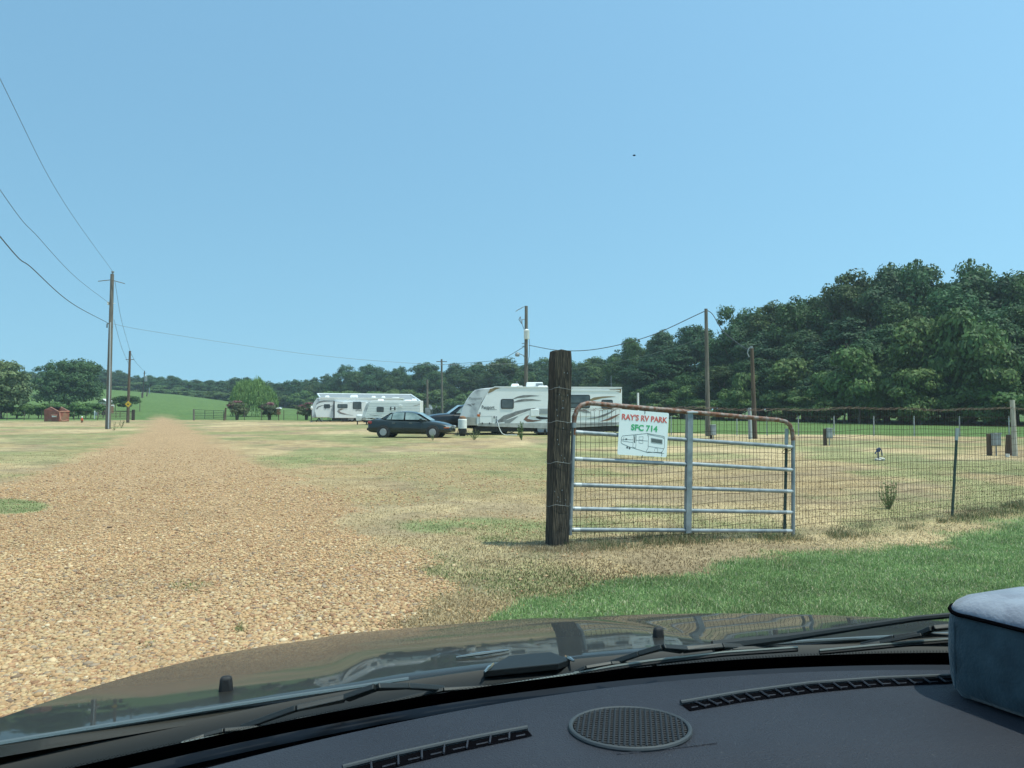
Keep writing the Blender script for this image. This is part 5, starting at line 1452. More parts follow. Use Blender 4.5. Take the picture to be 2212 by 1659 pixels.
def z3(x, y): return ((1150 + x * .3165) / 1.8228, (1500 + y * .3165) / 1.8228)
def fifth_wheel():
    Y = 92; b = ground_pt(760, 911, Y)
    root = empty('fifth_wheel_trailer', (b.x, Y, b.z), 0, 'far white fifth wheel trailer with a raised slanted nose and brown swirl', 'camper trailer')
    O = root.location.copy()
    def L(x, y): p = P(*z3(x, y), Y) - O; return (p.x, p.z)
    W = 2.5
    MB().prism([L(300, 455), L(278, 375), L(300, 300), L(345, 225), L(360, 205), L(1350, 212), L(1350, 460)], 0, W).build('body', M['white'], root, bevel=.08, seg=3)
    MB().prism([L(299, 455), L(277, 375), L(299, 300), L(344, 226), L(330, 205), L(300, 215), L(265, 265), L(243, 310), L(235, 380), L(235, 450), L(262, 460)], .15, W - .15).build('front_cap', M['cap_grey'], root, bevel=.12, seg=3)
    MB().prism([L(345, 202), L(1360, 210), L(1360, 225), L(345, 218)], -.05, W + .05).build('roof_edge', M['white_rib'], root)
    MB().prism([L(537, 258), L(940, 268), L(940, 460), L(537, 460)], -.35, -.002).build('slide_out', M['white'], root, bevel=.03)
    MB().prism([L(500, 300), L(528, 262), L(528, 460), L(470, 460)], -.01, -.002).build('slide_shadow', M['cap_grey'], root)  # slide-out's cast shadow, laid on the wall as a grey panel
    a = L(531, 0)[0]; MB().box((a, -.2, (L(0, 250)[1] + L(0, 458)[1]) / 2), (.09, .4, L(0, 250)[1] - L(0, 458)[1])).build('slide_trim', M['gr_black'], root)
    for (x0, y0, x1, y1, y, sp) in ((395, 289, 474, 341, -.003, None), (573, 288, 699, 340, -.352, .45), (763, 259, 871, 350, -.352, None)):
        p0, p1 = L(x0, y1), L(x1, y0); rwin(root, ((p0[0] + p1[0]) / 2, (p0[1] + p1[1]) / 2), p1[0] - p0[0], p1[1] - p0[1], y, .12, sp)
    def rib(pts, ws, mt, y=-.006):
        MB().ribbon([L(*p) for p in pts], [w * .0096 * 1.0 for w in ws], y).build('stripe', M[mt], root)
    rib([(300, 290), (340, 265), (400, 256), (525, 257)], [10, 16, 10, 3], 'gr_dark'); rib([(330, 256), (400, 246), (520, 243)], [5, 9, 3], 'gr_grey')
    rib([(305, 350), (325, 325), (360, 310), (395, 302)], [16, 18, 10, 2], 'gr_dark'); rib([(475, 318), (530, 305)], [8, 3], 'gr_dark'); rib([(405, 358), (415, 345), (425, 340)], [2, 8, 6], 'gr_dark')
    rib([(540, 257), (640, 262)], [4, 2], 'gr_dark', -.356); rib([(700, 270), (760, 265)], [2, 5], 'gr_grey', -.356); rib([(872, 266), (930, 266)], [4, 2], 'gr_dark', -.356)
    rib([(625, 346), (592, 358), (577, 378), (600, 400), (660, 415), (770, 428)], [3, 14, 18, 14, 10, 2], 'gr_dark', -.356)
    rib([(650, 350), (605, 362), (592, 380), (625, 398), (690, 408)], [2, 8, 10, 8, 2], 'gr_brown', -.359)
    rib([(640, 345), (615, 352), (600, 366)], [2, 8, 2], 'gr_gold', -.361)
    a = L(838, 362); text_mesh('EAGLE', .4, M['gr_dark'], root, (a[0], -.356, a[1]), (R(90), 0, 0), 'lettering', .012, .002, L(878, 0)[0] - L(800, 0)[0])
    for (x0, y0, x1, y1) in ((390, 180, 436, 203), (703, 172, 797, 204), (973, 186, 1020, 208), (1098, 188, 1140, 210), (1225, 202, 1325, 238)):
        p0, p1 = L(x0, y1), L(x1, y0); m = MB(); m.box(((p0[0] + p1[0]) / 2, 1.0, (p0[1] + p1[1]) / 2), (p1[0] - p0[0], .7, p1[1] - p0[1]), taper=.8); m.build('roof_vent' if x1 - x0 < 60 else 'air_conditioner', M['white'], root, bevel=.06)
    MB().box((L(900, 0)[0], W / 2, L(0, 462)[1] - .1), (L(1340, 0)[0] - L(520, 0)[0], W - .6, .25)).build('chassis', M['black'], root)
    for x in (700, 745): wheel(root, (L(x, 0)[0], .2, .38), .38, .22, True)
    MB().prism([L(620, 461), L(690, 461), L(690, 503), L(620, 503)], -.3, .3).build('tank', M['black'], root)
    for x in (318, 340): m = MB(); m.tube([(L(330, 0)[0], .3, L(0, 460)[1]), (L(x, 0)[0] + (x - 329) * .02, .3, .02)], .06, 6); m.build('landing_leg', M['black'], root)
    MB().tube([(L(468, 0)[0], .3, L(0, 460)[1]), (L(468, 0)[0], .3, 0)], .05, 6).build('landing_leg', M['black'], root)
fifth_wheel()
def camp_trailer():
    Y = 74; b = ground_pt(840, 918, Y)
    root = empty('travel_trailer', (b.x, Y, b.z), 0, 'small white travel trailer with ribbed siding between the sedan and the far fifth wheel trailer', 'camper trailer')
    O = root.location.copy()
    def L(x, y): p = P(*z3(x, y), Y) - O; return (p.x, p.z)
    W = 2.4
    body = [L(905, 490), L(905, 430), L(930, 370), L(972, 252), L(1000, 245), L(1595, 245), L(1597, 490)]
    MB().prism(body, 0, W).build('body', M['white_rib'], root, bevel=.03)
    MB().prism([L(904, 491), L(880, 485), L(862, 462), L(880, 400), L(905, 320), L(940, 262), L(972, 250), L(929, 370), L(904, 430)], .05, W - .05).build('front_cap', M['cap_grey'], root, bevel=.05)
    m = MB()
    for y in range(268, 480, 21):
        x0 = 975 - (y - 252) * .32; a, c = L(max(x0, 915), y), L(1594, y); m.box(((a[0] + c[0]) / 2, -.008, a[1]), (c[0] - a[0], .014, .05))
    m.build('siding_rib', M['white'], root)
    m = MB()
    for y in range(278, 480, 21):
        x0 = 975 - (y - 252) * .32; a, c = L(max(x0, 915), y), L(1594, y); m.box(((a[0] + c[0]) / 2, -.003, a[1]), (c[0] - a[0], .004, .014))
    m.build('siding_groove', M['gr_grey'], root)
    MB().prism([L(862, 462), L(880, 486), L(1596, 494), L(1597, 470), L(885, 452)], -.014, -.001).build('skirt', M['tan_trim'], root)
    for (x0, y0, x1, y1, sp) in ((1053, 324, 1141, 386, None), (1220, 322, 1287, 364, None)):
        p0, p1 = L(x0, y1), L(x1, y0); f = rwin(root, ((p0[0] + p1[0]) / 2, (p0[1] + p1[1]) / 2), p1[0] - p0[0], p1[1] - p0[1], -.016, .05, sp)
        if x0 > 1200: MB().box(((p0[0] + p1[0]) / 2, -.055, (p0[1] + p1[1]) / 2), ((p1[0] - p0[0]) * .5, .01, (p1[1] - p0[1]) * .95)).build('shade', M['white'], f); MB().box(((p0[0] + p1[0]) / 2, -.063, (p0[1] + p1[1]) / 2), ((p1[0] - p0[0]) * .95, .006, .05)).build('rail', M['win_frame'], f)
    p0, p1 = L(1328, 320), L(1366, 300); MB().box(((p0[0] + p1[0]) / 2, -.06, (p0[1] + p1[1]) / 2), (p1[0] - p0[0], .1, p1[1] - p0[1])).build('lamp', M['white'], root)
    MB().ribbon([L(965, 420), L(1030, 428), L(1120, 422)], [.04, .09, .02], -.02).build('stripe', M['gr_grey'], root)
    MB().ribbon([L(1500, 310), L(1560, 300), L(1592, 290)], [.01, .05, .03], -.02).build('stripe', M['gr_gold'], root)
    for (x0, y0, x1, y1) in ((1045, 225, 1120, 245), (1380, 232, 1470, 246), (1470, 218, 1535, 246)):
        p0, p1 = L(x0, y1), L(x1, y0); m = MB(); m.box(((p0[0] + p1[0]) / 2, 1.0, (p0[1] + p1[1]) / 2), (p1[0] - p0[0], .7, p1[1] - p0[1]), taper=.75); m.build('roof_vent', M['white'], root, bevel=.04)
    MB().box((L(1240, 0)[0], W / 2, L(0, 492)[1] - .08), (L(1590, 0)[0] - L(880, 0)[0], W - .5, .2)).build('chassis', M['black'], root)
    m = MB(); m.tube([(L(900, 0)[0], .4, L(0, 495)[1]), (L(775, 0)[0], W / 2, L(0, 500)[1])], .05, 6); m.tube([(L(900, 0)[0], W - .4, L(0, 495)[1]), (L(775, 0)[0], W / 2, L(0, 500)[1])], .05, 6); m.build('tongue', M['black'], root)
    MB().tube([(L(785, 0)[0], W / 2, L(0, 430)[1]), (L(785, 0)[0], W / 2, 0)], .06, 6).build('tongue_jack', M['black'], root)
    for x in (923, 945): MB().tube([(L(x, 0)[0], .3, L(0, 492)[1]), (L(x, 0)[0], .3, 0)], .07, 6).build('landing_leg', M['black'], root)
    for x in (1380, 1440): wheel(root, (L(x, 0)[0], .2, .36), .36, .2)
    r = .38
    p = L(822, 460); m = MB(); m.lathe([(r * .9, L(0, 495)[1]), (r, L(0, 480)[1]), (r, L(0, 430)[1]), (r * .7, L(0, 420)[1]), (.02, L(0, 418)[1])], (p[0], W / 2 - .3, 0), 14)
    m.build('gas_bottle', M['white'], root, smooth=True)
camp_trailer()
def shelter():
    # low pitched metal roof standing over the far trailers
    Y = 96.5
    def W_(x, y, Yd): return P(*z3(x, y), Yd)
    g = W_(960, 505, Y); z0 = 0
    root = empty('metal_shelter', (g.x, Y, 0), 0, 'grey sheet metal shelter roof with white edges above the far trailers', 'shelter')
    O = root.location.copy()
    eL, eR = W_(352, 212, Y - .5) - O, W_(1598, 258, Y - .5) - O
    tL, tR = W_(318, 164, Y + 6) - O, W_(1478, 176, Y + 6) - O
    m = MB(); th = Vector((0, 0, -.08)); m.add([eL, eR, tR, tL, eL + th, eR + th, tR + th, tL + th], [(0, 1, 2, 3), (7, 6, 5, 4), (0, 4, 5, 1), (1, 5, 6, 2), (2, 6, 7, 3), (3, 7, 4, 0)])
    m.build('roof', M['roof_grey'], root)
    for a, b in ((eL, tL), (tL, tR), (tR, eR)):
        MB().tube([a + Vector((0, -.03, .05)), b + Vector((0, -.03, .05))], .10, 6).build('edge_trim', M['white'], root)
    m = MB()
    bL = tL + Vector((0, 5, 0)); bR = tR + Vector((0, 5, 0)); dz = Vector((0, 0, -.6))
    m.add([tL, tR, bR + dz, bL + dz, tL + th, tR + th, bR + dz + th, bL + dz + th], [(0, 1, 2, 3), (7, 6, 5, 4), (0, 4, 5, 1), (1, 5, 6, 2), (2, 6, 7, 3), (3, 7, 4, 0)]); m.build('roof', M['roof_grey'], root)
    for p in (eL, eR, tL, tR, bL + dz, bR + dz): MB().tube([p + Vector((.2 if p.x < 0 else -.2, .1, -.1)), Vector((p.x + (.2 if p.x < 0 else -.2), p.y + .1, -.1))], .06, 6).build('post', M['galv_flat'], root)
shelter()

# ---------------------------------------------------------------- cars
def loft(stations, mt, name, parent, closed=True, subsurf=2, n=None):
    vs = []; k = len(stations[0])
    for st in stations: vs += [Vector(p) for p in st]
    fs = []
    for i in range(len(stations) - 1):
        for j in range(k - 1):
            fs.append((i * k + j, i * k + j + 1, (i + 1) * k + j + 1, (i + 1) * k + j))
        fs.append((i * k + k - 1, i * k, (i + 1) * k, (i + 1) * k + k - 1))
    fs.append(tuple(range(k - 1, -1, -1))); fs.append(tuple((len(stations) - 1) * k + j for j in range(k)))
    m = MB(); m.add(vs, fs)
    return m.build(name, mt, parent, smooth=True, subsurf=subsurf)

def sec(x, w, zb, zs, zt, tuck=.0, crown=.03):
    """closed cross-section: sill, door side with a shoulder, top"""
    return [(x, -w * .92, zb), (x, -w * .985, zb + (zs - zb) * .25), (x, -w, zb + (zs - zb) * .6), (x, -w * .965, zs), (x, -w * .90 + tuck, zt), (x, -w * .45, zt + crown), (x, 0, zt + crown * 1.25),
            (x, w * .45, zt + crown), (x, w * .90 - tuck, zt), (x, w * .965, zs), (x, w, zb + (zs - zb) * .6), (x, w * .985, zb + (zs - zb) * .25), (x, w * .92, zb), (x, 0, zb - .02)]

def sedan():
    Y = 40.4; b = ground_pt(886, 947, Y)
    root = empty('sedan_car', (b.x, Y + .9, b.z), R(-7), 'dark green four door sedan parked left of the near white trailer', 'car')
    # local: x forward (to the right), length 4.55
    f = lambda v: v
    S = [sec(-2.27, .60, .38, .60, .72, 0), sec(-2.24, .74, .30, .66, .86, 0), sec(-2.05, .83, .27, .74, .97, 0, .02), sec(-1.75, .855, .25, .78, .985, 0, .02), sec(-1.35, .865, .22, .78, .97), sec(-.6, .87, .20, .77, .93),
         sec(.3, .87, .20, .75, .90), sec(.85, .865, .20, .73, .885), sec(1.25, .855, .22, .70, .86), sec(1.7, .84, .24, .64, .78), sec(2.05, .79, .26, .58, .68), sec(2.22, .66, .28, .52, .58), sec(2.27, .45, .32, .47, .52)]
    loft(S, M['sedan'], 'body', root)
    # greenhouse
    def cab(x, w, z0, z1, wt): return [(x, -w, z0), (x, -(w * .6 + wt * .4), z0 + (z1 - z0) * .55), (x, -wt, z1 - .035), (x, -wt * .6, z1), (x, 0, z1 + .012), (x, wt * .6, z1), (x, wt, z1 - .035), (x, w * .6 + wt * .4, z0 + (z1 - z0) * .55), (x, w, z0), (x, 0, z0 - .02)]
    G = [cab(-1.62, .70, .93, .96, .60), cab(-1.28, .74, .90, 1.17, .60), cab(-.95, .76, .90, 1.33, .58), cab(-.5, .77, .88, 1.40, .57), cab(.05, .77, .88, 1.395, .57), cab(.42, .765, .87, 1.29, .58), cab(.8, .75, .86, 1.07, .62), cab(1.12, .72, .85, .89, .64)]
    loft(G, M['sedan'], 'cabin', root)
    # side glass: sits just proud of the cabin sides
    def glass(pts, name='window'):
        for s in (-1, 1):
            m = MB(); vs = []
            for x, z in pts:
                t = (z - .88) / .5; y = .77 * (1 - t) + .572 * t + .030 - .03 * max(0, (t - .7))
                vs.append((x, s * y, z))
            m.add(vs, [tuple(range(len(vs)))]); m.build(name, M['auto_glass'], root)
    glass([(-1.22, .965), (-.98, .965), (-.93, 1.26), (-1.02, 1.23)], 'quarter_window')
    glass([(-.93, .965), (-.28, .955), (-.28, 1.335), (-.62, 1.335), (-.87, 1.28)], 'side_window')
    glass([(-.20, .955), (.88, .945), (.62, 1.12), (.33, 1.26), (.12, 1.325), (-.20, 1.34)], 'side_window')
    MB().add([(-1.60, -.55, .985), (-1.60, .55, .985), (-1.04, .50, 1.318), (-1.04, -.50, 1.318)], [(0, 1, 2, 3)]).build('rear_window', M['auto_glass'], root)
    MB().add([(1.12, -.58, .915), (.42, -.52, 1.33), (.42, .52, 1.33), (1.12, .58, .915)], [(0, 1, 2, 3)]).build('windshield', M['auto_glass'], root)
    for x in (-1.35, 1.30):
        for s in (-1, 1):
            MB().lathe([(.36, s * .70), (.36, s * .872), (.34, s * .876)], (x, 0, .32), 26, axis='y').build('wheel_arch', M['black'], root)
            wheel(root, (x, s * .80, .30), .30, .19, True, side=s)
    for s in (-1, 1):
        MB().box((-2.13, s * .64, .80), (.22, .34, .15), Matrix.Rotation(R(-6) * s, 3, 'Z')).build('taillight', M['red_lamp'], root, bevel=.04, seg=3)
        MB().box((2.10, s * .62, .58), (.26, .32, .12)).build('headlight', M['clear_lamp'], root, bevel=.04, seg=3)
        MB().box((2.02, s * .785, .53), (.28, .03, .05)).build('side_marker', M['amber'], root, bevel=.01)
        MB().box((.66, s * .86, .96), (.12, .2, .13)).build('door_mirror', M['sedan'], root, bevel=.04)
        for x in (-.80, .12): MB().box((x, s * .872, .775), (.17, .03, .035)).build('door_handle', M['chrome'], root, bevel=.01)
        m = MB(); m.box((-.1, s * .874, .44), (2.5, .012, .012)); m.build('side_moulding', M['gr_black'], root)
        m = MB()
        for x in (-1.0, -.24, .72): m.box((x, s * .873, .60), (.008, .01, .55))
        m.build('door_seam', M['gr_black'], root)
    MB().prism([(-2.30, 1.0), (-2.26, 1.045), (-1.95, 1.05), (-1.92, 1.03)], -.62, .62).build('spoiler', M['sedan'], root, bevel=.015)
    for s in (-1, 1): MB().box((-2.1, s * .55, 1.01), (.12, .04, .07)).build('spoiler_leg', M['sedan'], root)
    MB().box((-2.275, 0, .70), (.02, .3, .13)).build('licence_plate', M['pvc'], root)
    MB().box((-2.26, 0, .45), (.1, 1.4, .14)).build('bumper', M['gr_black'], root, bevel=.04)
sedan()

def truck():
    Y = 46.6; b = ground_pt(960, 938, Y)
    x0 = P(917, 940, Y).x
    root = empty('pickup_truck', (x0 + 2.6, Y + 1.2, b.z), R(14), 'black pickup truck with round headlights half hidden behind the nose of the near trailer', 'truck')
    S = [sec(-2.6, .70, .55, .85, .95), sec(-2.52, .90, .48, .92, 1.08), sec(-2.2, .96, .45, 1.0, 1.16, 0, .04), sec(-1.6, .97, .42, 1.05, 1.2, 0, .05), sec(-1.15, .98, .42, 1.08, 1.22, 0, .05), sec(0, .98, .42, 1.08, 1.2), sec(1.3, .98, .42, 1.08, 1.2), sec(3.0, .98, .45, 1.08, 1.2), sec(3.08, .9, .5, 1.0, 1.1)]
    loft(S, M['truck'], 'body', root)
    def cab(x, w, z0, z1, wt): return [(x, -w, z0), (x, -(w * .6 + wt * .4), z0 + (z1 - z0) * .55), (x, -wt, z1 - .04), (x, -wt * .6, z1), (x, 0, z1 + .02), (x, wt * .6, z1), (x, wt, z1 - .04), (x, w * .6 + wt * .4, z0 + (z1 - z0) * .55), (x, w, z0), (x, 0, z0 - .02)]
    loft([cab(-1.3, .80, 1.16, 1.2, .70), cab(-.95, .84, 1.16, 1.48, .70), cab(-.5, .86, 1.16, 1.78, .68), cab(.2, .87, 1.16, 1.86, .68), cab(1.1, .87, 1.16, 1.84, .68), cab(1.3, .86, 1.16, 1.6, .72), cab(1.4, .85, 1.16, 1.2, .78)], M['truck'], 'cabin', root)
    MB().add([(-1.34, -.66, 1.23), (-1.34, .66, 1.23), (-.60, .60, 1.765), (-.60, -.60, 1.765)], [(3, 2, 1, 0)]).build('windshield', M['auto_glass'], root)
    for s in (-1, 1):
        m = MB(); m.add([(-.95, s * .885, 1.26), (.2, s * .905, 1.26), (.2, s * .77, 1.72), (-.45, s * .77, 1.72)], [(0, 1, 2, 3)]); m.build('side_window', M['auto_glass'], root)
        MB().lathe([(.13, -.05), (.16, 0), (.13, .06), (.02, .08)], (-2.58, s * .66, .92), 16, axis='x').build('headlight', M['clear_lamp'], root, smooth=True)
        MB().box((-1.05, s * 1.07, 1.28), (.12, .24, .22)).build('door_mirror', M['truck'], root, bevel=.04)
        for x in (-1.75, 1.9):
            MB().lathe([(.46, s * .72), (.46, s * .985)], (x, 0, .42), 24, axis='y').build('wheel_arch', M['black'], root)
            wheel(root, (x, s * .88, .39), .39, .24, True, side=s)
    MB().box((-2.62, 0, .86), (.06, .95, .28)).build('grille', M['gr_dark'], root, bevel=.02)
    MB().box((-2.66, 0, .58), (.16, 1.75, .2)).build('bumper', M['gr_black'], root, bevel=.05)
truck()

# ---------------------------------------------------------------- dumpster
def dumpster():
    Y = 92; b = ground_pt(123, 911, Y); root = empty('dumpster', tuple(b), R(0), 'rusty red metal dumpster with an open sloping top on the left', 'dumpster')
    def L(x, y, Yd=Y): p = P(x * .20343 / 1.8228, (1550 + y * .20343) / 1.8228, Yd) - root.location; return Vector((p.x, p.y, p.z))
    # left gable side, right front
    a0, a1, a2, a3, a4 = L(853, 540, 94.2), L(853, 312, 94.2), L(978, 258, 93.6), L(1140, 345, 92.2), L(1142, 540, 92.2)
    b0, b1 = L(1335, 535, 93.6), L(1345, 345, 93.6)
    b2 = L(1190, 258, 95.2)
    th = 0.0
    def slab(q, name, mt, t=.05):
        q = [Vector(p) for p in q]; n = (q[1] - q[0]).cross(q[2] - q[0]).normalized() * t
        k = len(q); m = MB(); m.add(q + [p + n for p in q], [tuple(range(k)), tuple(range(2 * k - 1, k - 1, -1))] + [((i + 1) % k, i, k + i, k + (i + 1) % k) for i in range(k)])
        return m.build(name, mt, root)
    slab([a0, a1, a2, a3, a4], 'side', M['dump'])
    slab([a4, a3, b1, b0], 'front', M['dump'])
    bk = b0 + (a0 - a4); bk1 = Vector((bk.x, bk.y, a1.z)); bk2 = b1 + (a2 - a3)
    slab([b0, b1, bk2, bk1, bk], 'side', M['dump']); slab([bk, bk1, a1, a0], 'back', M['dump']); slab([a0, a4, b0, bk], 'floor', M['dump'])
    slab([a1, bk1, bk2, a2], 'lid', M['black'], .04)
    MB().tube([a3, b1], .07, 6).build('rim', M['dump_trim'], root); MB().tube([a2, a3], .05, 6).tube([b1, bk2], .05, 6).build('rim', M['dump_trim'], root)
    MB().tube([L(1155, 365, 92.15), L(1160, 440, 92.1), L(1172, 500, 92.0), L(1210, 533, 92.1), L(1320, 510, 93.4)], .06, 6).build('corner_post', M['dump_trim'], root)
    p, q = L(1018, 448, 92.9), L(1100, 425, 92.4); MB().box((p + q) / 2 + Vector((0, -.06, 0)), ((q - p).x, .06, .22), Matrix.Rotation(R(-22), 3, 'Z')).build('label_plate', M['pvc'], root)
    p, q = L(1005, 415, 93.0), L(1115, 415, 92.3); MB().tube([p + Vector((0, -.12, 0)), q + Vector((0, -.12, 0))], .07, 6).build('fork_pocket', M['dump_trim'], root)
dumpster()
# ---------------------------------------------------------------- the car the picture is taken from
YAW = R(17.5)
car = empty('suv_car', (0, 0, 0), YAW, 'black car the view is taken from: its hood, wipers and grey dashboard fill the bottom', 'car')
UC = .54
CA, SA = math.cos(YAW), math.sin(YAW)
def cp(px, py, drop):
    """point of the car seen at a pixel when it lies DROP below the eye, in the car's own axes"""
    a = (px - CX) / F; b = (CY - py) / F
    t = -drop / (math.sin(TH) + b * math.cos(TH)); y = t * (math.cos(TH) - b * math.sin(TH)); x = a * t
    return Vector((x * CA + y * SA, -x * SA + y * CA, EYE - drop))

def hood_z(u, v):
    d = u - UC
    t = max(v - 1.27, -.1)
    z = 1.036 - (.145 * t + .050 * t * t + .25 * max(0, t - 1.28) ** 2)
    z -= .008 * min(abs(d), .7) ** 2
    z += .010 / (1 + math.exp((abs(d) - .36) / .02)) * min(1, max(0, t) * 2)  # raised centre
    return z
def hood_front(u): return max(2.78 - 1.5 * (u - UC) ** 2, hood_rear(u) + .04)
def hood_rear(u): return 1.375 - .17 * (u - UC) ** 2
m = MB(); nu, nv = 90, 60; vs = []
for i in range(nv + 1):
    for j in range(nu + 1):
        u = UC - 1.12 + 2.24 * j / nu; t = i / nv
        v = hood_rear(u) + (hood_front(u) - hood_rear(u)) * t
        z = hood_z(u, v)
        if i == 0: z -= .016
        if i == 1: z -= .003
        e = max(0, abs(u - UC) - 1.04)
        vs.append((u, v, z - e * e * 14))
fs = [(i * (nu + 1) + j, i * (nu + 1) + j + 1, (i + 1) * (nu + 1) + j + 1, (i + 1) * (nu + 1) + j) for i in range(nv) for j in range(nu)]
m.add(vs, fs)
# front face and sides down to the bumper
n0 = len(m.v)
edge = [nv * (nu + 1) + j for j in range(nu + 1)]
low = []
for k in edge:
    x, y, z = m.v[k]; low.append((x, y + .05, z - .12)); 
b0 = len(m.v); m.v += low
low2 = [(x, y + .02, .45) for x, y, z in low]; b1 = len(m.v); m.v += low2
for j in range(nu):
    m.f.append((edge[j], edge[j + 1], b0 + j + 1, b0 + j)); m.f.append((b0 + j, b0 + j + 1, b1 + j + 1, b1 + j)); m.m += [0, 0]
for side in (0, nu):
    col_ = [i * (nu + 1) + side for i in range(nv + 1)]
    bb = len(m.v); m.v += [(m.v[k][0] + (-.03 if side == 0 else .03), m.v[k][1], .45) for k in col_]
    for i in range(nv):
        q = (col_[i], col_[i + 1], bb + i + 1, bb + i); m.f.append(q if side == 0 else q[::-1]); m.m.append(0)
hood = m.build('hood', M['hood'], car, smooth=True)
# highlight along the hood's rear edge, painted as a paler tube
for ua, ub in ((-.46, .24), (.85, 1.5)):
    pts = [(ua + (ub - ua) * i / 24, hood_rear(ua + (ub - ua) * i / 24) + .012, hood_z(ua + (ub - ua) * i / 24, hood_rear(ua + (ub - ua) * i / 24) + .012) + .0) for i in range(25)]
    MB().tube(pts, .0042, 8).build('hood_highlight', M['hood_highlight'], hood, smooth=True)
# raised trapezoid intake in the middle of the rear of the hood
def slabpts(top, h, name, mt, parent=None, bev=.006):
    n = len(top); m = MB(); m.add([Vector(p) for p in top] + [Vector(p) - Vector((0, 0, h)) for p in top], [tuple(range(n)), tuple(range(2 * n - 1, n - 1, -1))] + [((i + 1) % n, i, n + i, n + (i + 1) % n) for i in range(n)])
    return m.build(name, mt, parent or car, bevel=bev, seg=2)
def on_hood(px, py, h=0.0):
    lo, hi = .38, .8
    for _ in range(40):
        mid = (lo + hi) / 2; c = cp(px, py, mid)
        if c.z > hood_z(c.x, c.y) + h: lo = mid
        else: hi = mid
    return c
slabpts([on_hood(*p, .004) for p in ((1044, 1449), (1206, 1433), (1232, 1424), (1190, 1408), (1100, 1416))], .012, 'hood_intake', M['intake'], hood, .0015)
for q0, q1 in (((1046, 1452), (1066, 1434)), ((1222, 1417), (1240, 1428)), ((985, 1420), (1098, 1404))):
    MB().tube([on_hood(*q0, .004), on_hood((q0[0] + q1[0]) / 2, (q0[1] + q1[1]) / 2, .006), on_hood(*q1, .004)], [.002, .004, .002], 6).build('hood_crease', M['hood_highlight'], hood, smooth=True)  # same paler colour paints the highlight on these edges
# washer jets
for px, py, hh in ((488, 1492, .034), (1422, 1376, .03)):
    lo, hi = .40, .75
    for _ in range(30):
        mid = (lo + hi) / 2; c = cp(px, py, mid)
        if c.z > hood_z(c.x, c.y): lo = mid
        else: hi = mid
    MB().box(c + Vector((0, 0, hh / 2 - .008)), (.026, .02, hh), taper=.75).build('washer_jet', M['rubber'], hood, bevel=.006, seg=3, smooth=True)
# cowl between hood and glass
def ws_base(u): return 1.262 - .16 * (u - UC) ** 2
m = MB(); vs = []; rows = [(0, .996), (.45, 1.000), (.72, 1.010), (.84, 1.024), (1.5, 1.0)]
for t, z in rows:
    for j in range(61):
        u = UC - 1.25 + 2.5 * j / 60; a = ws_base(u) - .02; b = hood_rear(u) + .03
        vs.append((u, a + (b - a) * t, z - (.02 * (u - UC) ** 2)))
m.add(vs, [(i * 61 + j, i * 61 + j + 1, (i + 1) * 61 + j + 1, (i + 1) * 61 + j) for i in range(4) for j in range(60)])
m.build('cowl', M['cowl'], car, smooth=True)

# ---- windshield: a raked curved pane with its black printed band
RAKE = R(33)
def ws(u, s, off=0.0):
    """s: metres up the glass from its base; off: outward"""
    d = u - UC
    v = ws_base(u) - s * math.cos(RAKE) + .03 * s * s
    z = 1.028 - .02 * d * d + s * math.sin(RAKE) + .03 * s
    return Vector((u, v + off * math.sin(RAKE), z + off * math.cos(RAKE)))
m = MB(); vs = []
NU, NS = 48, 24; S1 = 1.38
for o_ in (0.0, .005):
    for i in range(NS + 1):
        for j in range(NU + 1):
            s = S1 * i / NS; hw = .98 - .18 * i / NS
            vs.append(ws(UC - hw + 2 * hw * j / NU, s, o_))
q = (NS + 1) * (NU + 1); fs = []
for i in range(NS):
    for j in range(NU):
        a = i * (NU + 1) + j; fs.append((a + NU + 1, a + NU + 2, a + 1, a)); fs.append((q + a, q + a + 1, q + a + NU + 2, q + a + NU + 1))
pane = m.add(vs, fs).build('windshield', M['glass'], car, smooth=True)
# frit band and its dots, printed on the inside of the glass
m = MB(); vs = []
for s in (-.03, .043):
    for j in range(81): u = UC - .97 + 1.94 * j / 80; vs.append(ws(u, s, -.0015))
m.add(vs, [(81 + j, 81 + j + 1, j + 1, j) for j in range(80)])
m.build('black_band', M['dash_dark'], pane)
m = MB()
for row, (s, r_) in enumerate(((.0465, .0019), (.051, .0015), (.0548, .0011))):
    for j in range(300):
        u = UC - .95 + 1.9 * (j + .5 * (row % 2)) / 300
        c = ws(u, s, -.0015); e1 = (ws(u + .001, s, -.0015) - c).normalized(); e2 = (ws(u, s + .001, -.0015) - c).normalized()
        m.add([c - e1 * r_, c - e2 * r_, c + e1 * r_, c + e2 * r_], [(0, 1, 2, 3)])
m.build('band_dots', M['dash_dark'], pane)
